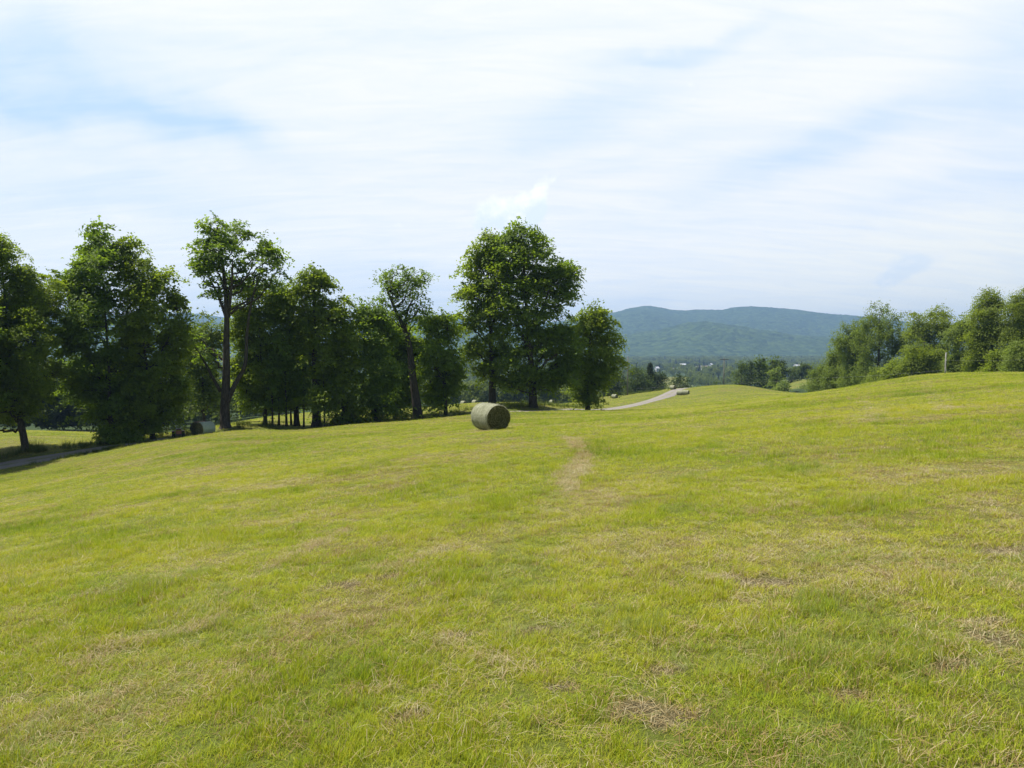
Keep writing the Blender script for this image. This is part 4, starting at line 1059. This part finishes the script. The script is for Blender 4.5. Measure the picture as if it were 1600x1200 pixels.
# ------------------------------------------------------------------ hay bales
def bale_mats():
    m, nt, b = new_mat('net_wrapped_hay', 0.75, 0.2)
    tc = nt.add('ShaderNodeTexCoord').outputs['Object']
    mp = nt.add('ShaderNodeMapping'); mp.inputs['Scale'].default_value = (16, 1.3, 1.3); nt.link(tc, mp.inputs[0])
    st = nt.noise(mp.outputs[0], 1.0, 5, 0.7, 0.2)
    hay = nt.noise(tc, 16, 7, 0.75, 0.5)
    col = nt.ramp(st, [(0.3, (0.19, 0.20, 0.12)), (0.5, (0.34, 0.35, 0.24)), (0.7, (0.52, 0.53, 0.43))])
    col = nt.mix(nt.mapr(hay, 0.35, 0.65, 0.75, 0), col, (0.13, 0.125, 0.05))
    nt.link(col, b.inputs['Base Color'])
    bp = nt.add('ShaderNodeBump'); bp.inputs['Strength'].default_value = 0.8; bp.inputs['Distance'].default_value = 0.03
    nt.link(nt.math('ADD', st, hay), bp.inputs['Height']); nt.link(bp.outputs[0], b.inputs['Normal'])
    e, nt, b = new_mat('rolled_hay_end', 0.9, 0.1)
    tc = nt.add('ShaderNodeTexCoord').outputs['Object']
    sx = nt.add('ShaderNodeSeparateXYZ'); nt.link(tc, sx.inputs[0])
    rr = nt.math('SQRT', nt.math('ADD', nt.math('POWER', sx.outputs[1], 2.0), nt.math('POWER', nt.math('SUBTRACT', sx.outputs[2], 0.64), 2.0)))
    an = nt.math('ARCTAN2', nt.math('SUBTRACT', sx.outputs[2], 0.64), sx.outputs[1])
    n0 = nt.noise(tc, 5, 5, 0.7)
    ph = nt.math('ADD', nt.math('ADD', nt.math('MULTIPLY', rr, 62.0), an), nt.math('MULTIPLY', n0, 22.0))
    ring = nt.math('SINE', ph)
    n1 = nt.noise(tc, 24, 6, 0.75)
    f = nt.math('ADD', nt.math('MULTIPLY', ring, 0.05), nt.math('ADD', nt.math('MULTIPLY', n1, 0.6), nt.math('MULTIPLY', nt.noise(tc, 7, 4, 0.6, 1.5), 0.4)))
    col = nt.ramp(f, [(0.36, (0.05, 0.048, 0.02)), (0.5, (0.165, 0.16, 0.07)), (0.66, (0.38, 0.36, 0.19))])
    nt.link(col, b.inputs['Base Color'])
    bp = nt.add('ShaderNodeBump'); bp.inputs['Strength'].default_value = 1.0; bp.inputs['Distance'].default_value = 0.05
    nt.link(f, bp.inputs['Height']); nt.link(bp.outputs[0], b.inputs['Normal'])
    return m, e
M['wrap'], M['hay_end'] = bale_mats()
M['brown_wrap'] = simple_mat('weathered_brown_hay', (0.28, 0.19, 0.12), 0.9, 0.35, 12, bump=0.8)
M['pale_wrap'] = simple_mat('pale_green_wrap', (0.34, 0.40, 0.31), 0.5, 0.12, 6, bump=0.3)
G4 = 'hay bales in the field'


def make_bale(label, loc, ang, rad=0.64, L=1.5, seed=0, fringe=True, mat='wrap', rolly=0.0):
    """local x = roll axis; the bale rests on its flattened underside"""
    rng = np.random.default_rng(seed)
    root = empty('hay_bale', loc, ang); root.rotation_euler = (rolly, 0, ang); tag(root, label, 'hay bale', G4)
    ns, nx = 72, 22
    a = np.arange(ns) * 2 * math.pi / ns
    xs = np.linspace(-L / 2, L / 2, nx)
    prof = 1 - 0.07 * np.exp(-(L / 2 - np.abs(xs)) / 0.035) + 0.012 * np.cos(xs / L * math.pi)
    A, XS = np.meshgrid(a, xs)
    rr = rad * prof[:, None] * (1 + 0.012 * np.sin(3 * A + seed) + 0.04 * (fbm(np.cos(A) * 4 + XS * 3, np.sin(A) * 4 + 5, seed, 4) - .5))
    Y = rr * np.cos(A) * 1.03; Z = rr * np.sin(A) * 0.985
    Z = np.where(Z < -0.93 * rad, -0.93 * rad + (Z + 0.93 * rad) * 0.15, Z) + rad * 0.95
    v = np.stack([XS, Y, Z], -1).reshape(-1, 3)
    i = np.arange(nx - 1)[:, None] * ns; k = np.arange(ns)[None, :]; k2 = (k + 1) % ns
    q = np.stack([i + k, i + k2, i + ns + k2, i + ns + k], -1).reshape(-1, 4)[:, ::-1]
    if fringe:      # stalks poking through the net
        n = 1500; aa = rng.uniform(0, 6.283, n); xx = rng.uniform(-L / 2, L / 2, n)
        b0 = np.stack([xx, rad * 1.015 * np.cos(aa), rad * 0.95 + rad * 0.985 * np.sin(aa)], -1); b0[:, 2] = np.maximum(b0[:, 2], 0.03)
        rad_d = np.stack([np.zeros(n), np.cos(aa), np.sin(aa)], -1); tang = np.stack([np.zeros(n), -np.sin(aa), np.cos(aa)], -1)
        dv = tang * rng.choice([-1, 1], (n, 1)) + rad_d * rng.uniform(0.05, 0.55, (n, 1)) + rng.normal(0, 0.35, (n, 3)) * [1, .2, .2]; dv /= np.linalg.norm(dv, axis=1)[:, None]
        ln = rng.uniform(0.05, 0.16, (n, 1)); sd = np.cross(dv, rad_d); sd = sd / (np.linalg.norm(sd, axis=1)[:, None] + 1e-6) * 0.004
        fv = np.stack([b0 - sd, b0 + sd, b0 + dv * ln + sd, b0 + dv * ln - sd], 1).reshape(-1, 3)
        q = np.concatenate([q, np.arange(4 * n).reshape(-1, 4) + len(v)]); v = np.concatenate([v, fv])
    mesh_np('net_wrap', v, q, M[mat], root, smooth=True)
    for s, row in ((-1, 0), (1, nx - 1)):
        edge = np.stack([XS[row], Y[row], Z[row]], -1); cen = edge.mean(0)
        V = [edge]; rings = [0.9, 0.75, 0.58, 0.42, 0.27, 0.13]
        for t in rings:
            p = cen + (edge - cen) * t
            p[:, 0] += s * (0.025 * (1 - t) + 0.035 * (rng.uniform(size=ns) - 0.4) + 0.02 * math.sin(t * 40))
            V.append(p)
        V.append((cen + [s * 0.03, 0, 0])[None]); V = np.concatenate(V); Q = []
        for j in range(len(rings)):
            kk = np.arange(ns); k3 = (kk + 1) % ns
            Q.append(np.stack([j * ns + kk, j * ns + k3, (j + 1) * ns + k3, (j + 1) * ns + kk], -1))
        Q = np.concatenate(Q); T = np.stack([len(rings) * ns + np.arange(ns), len(rings) * ns + (np.arange(ns) + 1) % ns, np.full(ns, len(V) - 1)], -1)
        if s < 0: Q = Q[:, ::-1]; T = T[:, ::-1]
        if fringe:      # loose stalks sticking out of the end
            n = 900; t = np.sqrt(rng.uniform(0.02, 1.0, n)); aa = rng.uniform(0, 6.283, n)
            b0 = np.stack([np.full(n, s * L / 2), rad * 0.95 * t * np.cos(aa), rad * 0.95 + rad * 0.95 * t * np.sin(aa)], -1)
            b0[:, 2] = np.maximum(b0[:, 2], 0.05)
            tang = np.stack([np.zeros(n), -np.sin(aa), np.cos(aa)], -1)
            dirv = tang * rng.choice([-1, 1], (n, 1)) + np.stack([s * rng.uniform(0.05, 0.9, n), rng.normal(0, .3, n), rng.normal(0, .3, n)], -1)
            dirv /= np.linalg.norm(dirv, axis=1)[:, None]; ln = rng.uniform(0.05, 0.17, n)[:, None]
            sd = np.cross(dirv, rng.normal(0, 1, (n, 3))); sd /= np.linalg.norm(sd, axis=1)[:, None]; sd *= 0.004
            fv = np.stack([b0 - sd, b0 + sd, b0 + dirv * ln + sd, b0 + dirv * ln - sd], 1).reshape(-1, 3)
            fv[:, 2] = np.maximum(fv[:, 2], 0.01)
            fq = np.arange(4 * n).reshape(-1, 4) + len(V); V = np.concatenate([V, fv]); Q = np.concatenate([Q, fq])
        mesh_np('rolled_end', V, [Q, T], M['hay_end'], root)
    return root


def bale_at(label, px, d, ang, **k):
    x, y = XY(px, d); zz = gz(x, y)
    dx = 0.5; slope = (gz(x - math.sin(ang) * dx, y + math.cos(ang) * dx) - gz(x + math.sin(ang) * dx, y - math.cos(ang) * dx)) / (2 * dx)
    return make_bale(label, (x, y, zz - 0.02), ang, **k)
# local +x end faces azimuth ang
bale_at('large green-grey net-wrapped round bale standing alone in the open field', 766, 31.5, R(-58), seed=1)
bale_at('pale green wrapped bale in the shade beside the thick bare trunk', 319, 61.2, R(-126), seed=2, L=1.15, rad=0.62, mat='pale_wrap')
x, y = XY(309, 66.0)
make_bale('weathered brown bale half hidden behind the pale one at the wood edge', (x, y, gz(x, y) - 0.02), R(-100), seed=3, mat='brown_wrap', rad=0.66, L=1.1)
bale_at('single bale on the far meadow strip left of the slim bare pole', 961, 196, R(-50), seed=4, fringe=False)
bale_at('bale at the end of the driveway under the small round dark tree', 1052, 197, R(-55), seed=5, fringe=False)
bale_at('left bale of the pair lying end to end beside the driveway', 1063.5, 175, R(-40), seed=6, fringe=False)
bale_at('right bale of the pair lying end to end beside the driveway', 1072.5, 173.5, R(-32), seed=7, fringe=False)
bale_at('far pale bale in the gap left of the big field bale', 724, 190, R(-50), seed=8, fringe=False)
bale_at('far bale peeping over the top left of the big field bale', 742, 186, R(-50), seed=9, fringe=False)
bale_at('far bale under the lowest limb of the great middle tree', 863, 186, R(-60), seed=10, fringe=False)
bale_at('left one of two tiny bales on the sunlit far knoll', 1231, 322, R(-60), seed=11, fringe=False)
bale_at('right one of two tiny bales on the sunlit far knoll', 1235.5, 320, R(-60), seed=12, fringe=False)


# ------------------------------------------------------------------ poles, fence post and wire
M['pole'] = simple_mat('weathered_pole_wood', (0.15, 0.14, 0.125), 0.85, 0.25, 6, bump=0.4)
M['post'] = simple_mat('bleached_post_wood', (0.36, 0.35, 0.32), 0.85, 0.2, 9, bump=0.5)
M['ceramic'] = simple_mat('grey_ceramic', (0.35, 0.36, 0.37), 0.3, 0.1, 3, bump=0)
M['wire'] = simple_mat('galvanised_wire', (0.45, 0.46, 0.47), 0.4, 0.1, 3, bump=0)


def utility_pole(label, px, d, top, arm):
    x, y = XY(px, d); z = gz(x, y); tz = P(px, top, d)[2]; h = tz - z
    root = empty('utility_pole', (x, y, z)); tag(root, label, 'utility pole', 'utility poles by the far meadow')
    p = MB(); p.tube(np.array([[0, 0, -0.4], [0.02, 0, h * .5], [0.05, 0, h]]), [0.19, 0.16, 0.12], 12); p.build('pole', M['pole'], root, smooth=True)
    if arm:
        c = MB(); c.box((0.05, -0.17, h - 0.55), (2.8, 0.16, 0.24)); ca = c.build('crossarm', M['pole'], root)
        br = MB(); br.tube([[-0.8, -0.19, h - 0.6], [0.05, -0.16, h - 1.3]], 0.025, 5); br.tube([[0.9, -0.19, h - 0.6], [0.05, -0.16, h - 1.3]], 0.025, 5); br.build('brace', M['wire'], root)
        for q in (-1.15, -0.45, 1.25):
            s = MB(); s.tube([[q, -0.17, h - 0.5], [q, -0.17, h - 0.38], [q, -0.17, h - 0.3]], [0.03, 0.07, 0.05], 8); s.build('insulator', M['ceramic'], root).parent = ca
    s = MB(); s.tube([[0.05, 0, h - 0.02], [0.05, 0, h + 0.1], [0.05, 0, h + 0.2]], [0.03, 0.07, 0.05], 8); s.build('insulator', M['ceramic'], root)
utility_pole('slim bare pole in the weeds left of the driveway bend', 981, 195, 558, False)
utility_pole('pole with a crossarm standing beyond the far crest', 1131.5, 232, 559, True)

x, y = XY(1478, 64.5); z = gz(x, y); ptop = P(1478, 551, 64.5)[2]
post = empty('fence_post', (x, y, z)); tag(post, 'single weathered grey wooden post on the right crest of the field', 'fence post')
pm = MB(); pm.tube(np.array([[0, 0, -0.3], [0.01, 0, 0.5], [0, 0, 0.9], [0.025, 0, ptop - z - 0.03], [0.02, 0, ptop - z]]), [0.07, 0.068, 0.065, 0.06, 0.042], 12); pm.build('post', M['post'], post, smooth=True)
for hz in (0.35, 1.25):
    s = MB(); s.box((0, -0.10, hz), (0.06, 0.06, 0.09)); s.build('insulator', M['ceramic'], post, bevel=0.01)


def wire(label, pts, sag):
    p = np.array(pts); out = []
    for i in range(len(p) - 1):
        t = np.linspace(0, 1, 24)[:, None]; seg = p[i] * (1 - t) + p[i + 1] * t; seg[:, 2] -= 4 * sag * (t * (1 - t))[:, 0]; out.append(seg)
    v, q, t = tube(np.concatenate(out), 0.003, 4)
    tag(mesh_np('fence_wire', v, [q, t], M['wire'], smooth=True), label, 'wire', 'wires of the field fence')
wl = (x, y - 0.13, z + 0.35); wr = (x, y - 0.13, z + 1.25)
wire('thin lower fence wire running left from the grey post toward the trees', [wl, P(1270, 591, 72), P(1050, 603.5, 80), P(919, 609, 87.6), P(769, 613, 84.8)], 0.12)
wire('thin upper fence wire running right from the grey post', [wr, P(1640, 560, 66)], 0.1)


# ------------------------------------------------------------------ old machine in the shade
def machine():
    x, y = XY(276, 63.6); z = gz(x, y)
    root = empty('old_farm_machine', (x, y, z), R(-62)); tag(root, 'small dark old machine with faded red and pale panels, left of the shaded bale', 'machine')
    red = simple_mat('faded_red_paint', (0.16, 0.05, 0.035), 0.5, 0.3, 7); pale = simple_mat('pale_seat', (0.62, 0.62, 0.60), 0.5, 0.1, 5)
    blk = simple_mat('black_rubber', (0.02, 0.02, 0.02), 0.8, 0.2, 9); mtl = simple_mat('dull_steel', (0.12, 0.11, 0.10), 0.5, 0.2, 9); org = simple_mat('faded_orange_panel', (0.45, 0.20, 0.12), 0.5, 0.2, 7)
    b = MB(); b.box((0, 0, 0.42), (1.5, 0.5, 0.16)); b.build('chassis', mtl, root, bevel=0.02)
    b = MB(); b.box((0.48, 0, 0.72), (0.72, 0.5, 0.44), taper=0.85); b.build('hood', red, root, bevel=0.05)
    b = MB(); b.box((0.86, 0, 0.70), (0.05, 0.42, 0.34)); b.build('grille', org, root, bevel=0.01)
    b = MB(); b.box((-0.42, 0, 0.80), (0.42, 0.44, 0.10)); b.box((-0.62, 0, 1.0), (0.09, 0.42, 0.36), ry=-0.2); b.build('seat', pale, root, bevel=0.03)
    b = MB()
    for s in (-1, 1): b.box((-0.45, s * 0.42, 0.66), (0.75, 0.26, 0.06)); b.box((-0.80, s * 0.42, 0.55), (0.06, 0.26, 0.26))
    b.build('fender', red, root, bevel=0.02)
    b = MB(); b.tube([[0.06, 0, 0.8], [-0.06, 0, 1.08]], 0.02, 6); t = np.linspace(0, 2 * math.pi, 17); b.tube(np.stack([-0.07 + 0.07 * np.cos(t), 0.18 * np.sin(t), 1.08 + 0.06 * np.cos(t)], -1), 0.016, 6, cap=False); b.build('steering_wheel', mtl, root)
    for wx, wr_, ww in ((-0.45, 0.32, 0.24), (0.55, 0.22, 0.16)):
        for s in (-1, 1):
            o = MB(); c = s * (0.42 if wx < 0 else 0.36); hw = ww / 2
            o.tube([[wx, c - hw, wr_], [wx, c - hw * .8, wr_], [wx, c + hw * .8, wr_], [wx, c + hw, wr_]], [wr_ * .82, wr_, wr_, wr_ * .82], 20); w = o.build('wheel', blk, root, smooth=False)
            o = MB(); o.tube([[wx, c + s * hw * .5, wr_], [wx, c + s * (hw + .015), wr_]], [wr_ * .5, wr_ * .48], 14); o.build('rim', pale, root).parent = w
machine()


# ------------------------------------------------------------------ sky, sun, air
SUN_AZ, SUN_EL = R(-78), R(64)
SUN_STR, SKY_STR, HAZE_D, EXPO = 5.0, 0.06, 1.6e-4, 0.5


def build_sky():
    w = bpy.data.worlds.new('World'); SC.world = w; w.use_nodes = True
    t = NT(w); n = t.n; bg = n['Background']
    sky = t.add('ShaderNodeTexSky', sky_type='NISHITA'); sky.sun_disc = False
    sky.sun_elevation = SUN_EL; sky.sun_rotation = SUN_AZ; sky.altitude = 300; sky.dust_density = 1.5
    d = t.add('ShaderNodeTexCoord').outputs['Generated']
    sx = t.add('ShaderNodeSeparateXYZ'); t.link(d, sx.inputs[0]); X, Y, Z = sx.outputs
    az = t.math('ARCTAN2', X, Y); el = t.math('ARCSINE', Z)
    nv = t.add('ShaderNodeCombineXYZ')
    den = t.math('ADD', t.math('MAXIMUM', Z, 0.0), 0.22)
    t.link(t.math('DIVIDE', X, den), nv.inputs[0]); t.link(t.math('DIVIDE', Y, den), nv.inputs[1])
    n1 = t.noise(nv.outputs[0], 1.1, 7, 0.6, 0.6)
    mp = t.add('ShaderNodeMapping'); mp.inputs['Rotation'].default_value = (0, 0, R(25)); mp.inputs['Scale'].default_value = (0.7, 2.6, 1); t.link(nv.outputs[0], mp.inputs[0])
    n2 = t.noise(mp.outputs[0], 1.6, 8, 0.62, 0.5)
    nz = t.add('ShaderNodeTexNoise'); nz.inputs['Scale'].default_value = 5.0; nz.inputs['Detail'].default_value = 6; t.link(d, nz.inputs['Vector'])
    nzf = t.math('SUBTRACT', nz.outputs['Fac'], 0.5)

    def blob(px, py, sxp, syp, amp, rot=0.0, rag=0.9):
        v = ray(px, py); a0 = math.atan2(v[0], v[1]); e0 = math.asin(v[2] / np.linalg.norm(v))
        da = t.math('ADD', t.math('SUBTRACT', az, a0), t.math('MULTIPLY', nzf, 0.22)); de = t.math('ADD', t.math('SUBTRACT', el, e0), t.math('MULTIPLY', nzf, 0.14))
        c, s = math.cos(rot), math.sin(rot)
        u = t.math('ADD', t.math('MULTIPLY', da, c), t.math('MULTIPLY', de, s)); vv = t.math('SUBTRACT', t.math('MULTIPLY', de, c), t.math('MULTIPLY', da, s))
        q = t.math('ADD', t.math('POWER', t.math('ABSOLUTE', t.math('DIVIDE', u, sxp / F)), 2.0), t.math('POWER', t.math('ABSOLUTE', t.math('DIVIDE', vv, syp / F)), 2.0))
        return t.math('MULTIPLY', t.math('EXPONENT', t.math('MULTIPLY', q, -1.0)), amp)
    # openings in the veil of cloud, where the blue shows
    holes = None
    for h in ((-20, 105, 170, 70, 0.85, -0.1), (140, 185, 200, 28, 0.6, -0.05), (290, 200, 120, 20, 0.35, -0.1), (900, 185, 150, 44, 0.5, 0.3), (1250, 245, 170, 30, 0.55, 0.25), (1000, 245, 110, 16, 0.2, 0.2), (1085, 68, 110, 14, 0.45, 0),
              (1620, 140, 90, 110, 0.40, 0.2), (200, 300, 260, 28, 0.18, 0), (120, 330, 220, 30, 0.28, 0), (1500, 300, 200, 22, 0.22, 0.1), (600, 455, 330, 45, 0.30, 0), (950, 475, 120, 14, 0.22, 0), (440, 75, 260, 16, 0.18, 0.1)):
        b = blob(*h); holes = b if holes is None else t.math('ADD', holes, b)
    holes = t.math('MULTIPLY', holes, t.mapr(n2, 0.3, 0.7, 0.5, 1.4))
    veil = t.math('ADD', 0.93, t.math('MULTIPLY', t.math('SUBTRACT', n2, 0.5), 0.35))
    mp3 = t.add('ShaderNodeMapping'); mp3.inputs['Rotation'].default_value = (0, 0, R(-32)); mp3.inputs['Scale'].default_value = (1.0, 5.0, 1); t.link(nv.outputs[0], mp3.inputs[0])
    wisp = t.noise(mp3.outputs[0], 2.4, 9, 0.66, 0.7)
    veil = t.math('ADD', veil, t.math('MULTIPLY', t.math('SUBTRACT', wisp, 0.52), 0.9))
    veil = t.math('SUBTRACT', veil, holes, clamp=True)
    # thick bright veil on the sun's side, thin high overhead and behind the camera
    sd = Vector((math.sin(SUN_AZ) * math.cos(SUN_EL), math.cos(SUN_AZ) * math.cos(SUN_EL), math.sin(SUN_EL)))
    side = t.math('MULTIPLY', t.mapr(Y, -0.15, 0.55), t.mapr(el, R(31), R(48), 1.0, 0.25))
    side = t.math('MAXIMUM', side, 0.0)
    thin = t.mapr(n1, 0.45, 0.75, 0.05, 0.5)
    cov = t.mix(side, thin, veil) if False else t.math('ADD', t.math('MULTIPLY', veil, side), t.math('MULTIPLY', thin, t.math('SUBTRACT', 1.0, side)))
    # colour of the lit cloud: warmer white on the left, greyer low on the right
    right = t.math('MULTIPLY', t.mapr(az, R(5), R(38)), t.mapr(el, R(22), R(0)))
    ccol = t.mix(right, (0.735, 0.748, 0.785), (0.76, 0.765, 0.70))
    low = t.mapr(el, R(9), R(1.5)); left = t.mapr(az, R(10), R(-6))
    ccol = t.mix(t.math('MULTIPLY', t.math('MULTIPLY', low, left), 0.5), ccol, (0.76, 0.82, 0.88))
    ccol = t.mix(t.mapr(el, R(14), R(2), 0, 0.6), ccol, (0.90, 0.90, 0.80))
    ccol = t.mix(t.math('SUBTRACT', 1.0, side), ccol, (0.20, 0.215, 0.25))
    skyc = t.add('ShaderNodeVectorMath', operation='SCALE'); t.link(sky.outputs[0], skyc.inputs[0]); skyc.inputs['Scale'].default_value = SKY_STR
    # bluish-white air glow low in the openings
    opn = t.mix(side, skyc.outputs[0], (0.47, 0.625, 0.86))
    opn = t.mix(0.12, opn, skyc.outputs[0])
    col = t.mix(cov, opn, ccol)
    # two small heap clouds
    fine = t.noise(d, 16, 7, 0.62); fine2 = t.noise(d, 40, 5, 0.6)
    edge = t.math('ADD', t.math('MULTIPLY', t.math('SUBTRACT', fine, 0.5), 1.5), t.math('MULTIPLY', t.math('SUBTRACT', fine2, 0.5), 0.5))

    def heap(parts):
        m = None
        for p in parts:
            b = blob(*p); m = b if m is None else t.math('MAXIMUM', m, b)
        return t.math('ADD', m, t.math('MULTIPLY', edge, 0.95))
    h1 = heap(((792, 336, 40, 26, 1.0), (833, 325, 36, 26, 1.1), (856, 308, 19, 28, 1.15), (820, 350, 62, 16, .9)))
    puff = t.noise(d, 26, 6, 0.62)
    lit = t.math('ADD', t.math('MULTIPLY', t.math('SUBTRACT', az, 0.019), -0.42), t.math('ADD', el, t.math('MULTIPLY', t.math('SUBTRACT', puff, 0.5), 0.12)))
    low1 = t.mapr(lit, R(13.5), R(11.5))
    body = t.mix(t.math('MULTIPLY', low1, 0.9), (0.92, 0.92, 0.93), (0.63, 0.715, 0.84))
    col = t.mix(t.mapr(h1, 0.28, 0.58, 0, 0.95), col, body)
    h2 = heap(((1400, 430, 38, 20, 0.75), (1385, 440, 20, 14, 0.8)))
    col = t.mix(t.mapr(h2, 0.40, 0.75, 0, 0.5), col, t.mix(t.mapr(puff, 0.42, 0.56), (0.55, 0.66, 0.79), (0.84, 0.85, 0.86)))
    t.link(col, bg.inputs['Color']); bg.inputs['Strength'].default_value = 1.0
    w.cycles.sampling_method = 'AUTOMATIC'
    return sd

sd = build_sky()
sun = bpy.data.lights.new('sun', 'SUN'); sun.energy = SUN_STR; sun.angle = R(0.53); sun.color = (1.0, 0.955, 0.88)
so = bpy.data.objects.new('sun', sun); COL.objects.link(so); so.rotation_euler = sd.to_track_quat('Z', 'Y').to_euler(); so.location = (-60, 60, 120)

hz = MB(); hz.box((0, 0, 142), (16400, 15200, 424))
hm = bpy.data.materials.new('air'); hm.use_nodes = True
nt = NT(hm); nt.n.remove(nt.n['Principled BSDF'])
pv = nt.add('ShaderNodeVolumePrincipled'); pv.inputs['Color'].default_value = (0.39, 0.63, 1.0, 1); pv.inputs['Density'].default_value = HAZE_D; pv.inputs['Anisotropy'].default_value = 0.2
nt.link(pv.outputs[0], nt.n['Material Output'].inputs['Volume'])
ho = hz.build('haze', hm); tag(ho, kind='stuff'); ho['label'] = 'thin bluish summer haze filling the valley'; ho['category'] = 'haze'

cd = bpy.data.cameras.new('camera'); co = bpy.data.objects.new('camera', cd); COL.objects.link(co)
cd.sensor_width = 36; cd.sensor_fit = 'HORIZONTAL'; cd.lens = F / 1600 * 36; cd.clip_end = 20000; cd.clip_start = 0.05
co.location = (0, 0, CAMZ); co.rotation_euler = (math.pi / 2 - PITCH, 0, 0)
SC.camera = co

SC.view_settings.view_transform = 'Standard'; SC.view_settings.look = 'None'; SC.view_settings.exposure = EXPO; SC.view_settings.gamma = 1
SC.render.engine = 'CYCLES'
cy = SC.cycles
cy.max_bounces = 6; cy.diffuse_bounces = 3; cy.glossy_bounces = 2; cy.transmission_bounces = 4; cy.volume_bounces = 0; cy.transparent_max_bounces = 8
cy.use_denoising = True; cy.denoiser = 'OPENIMAGEDENOISE'; cy.denoising_input_passes = 'RGB_ALBEDO_NORMAL'; cy.denoising_prefilter = 'ACCURATE'
cy.sample_clamp_indirect = 6
SC.render.resolution_x = 1024; SC.render.resolution_y = 768
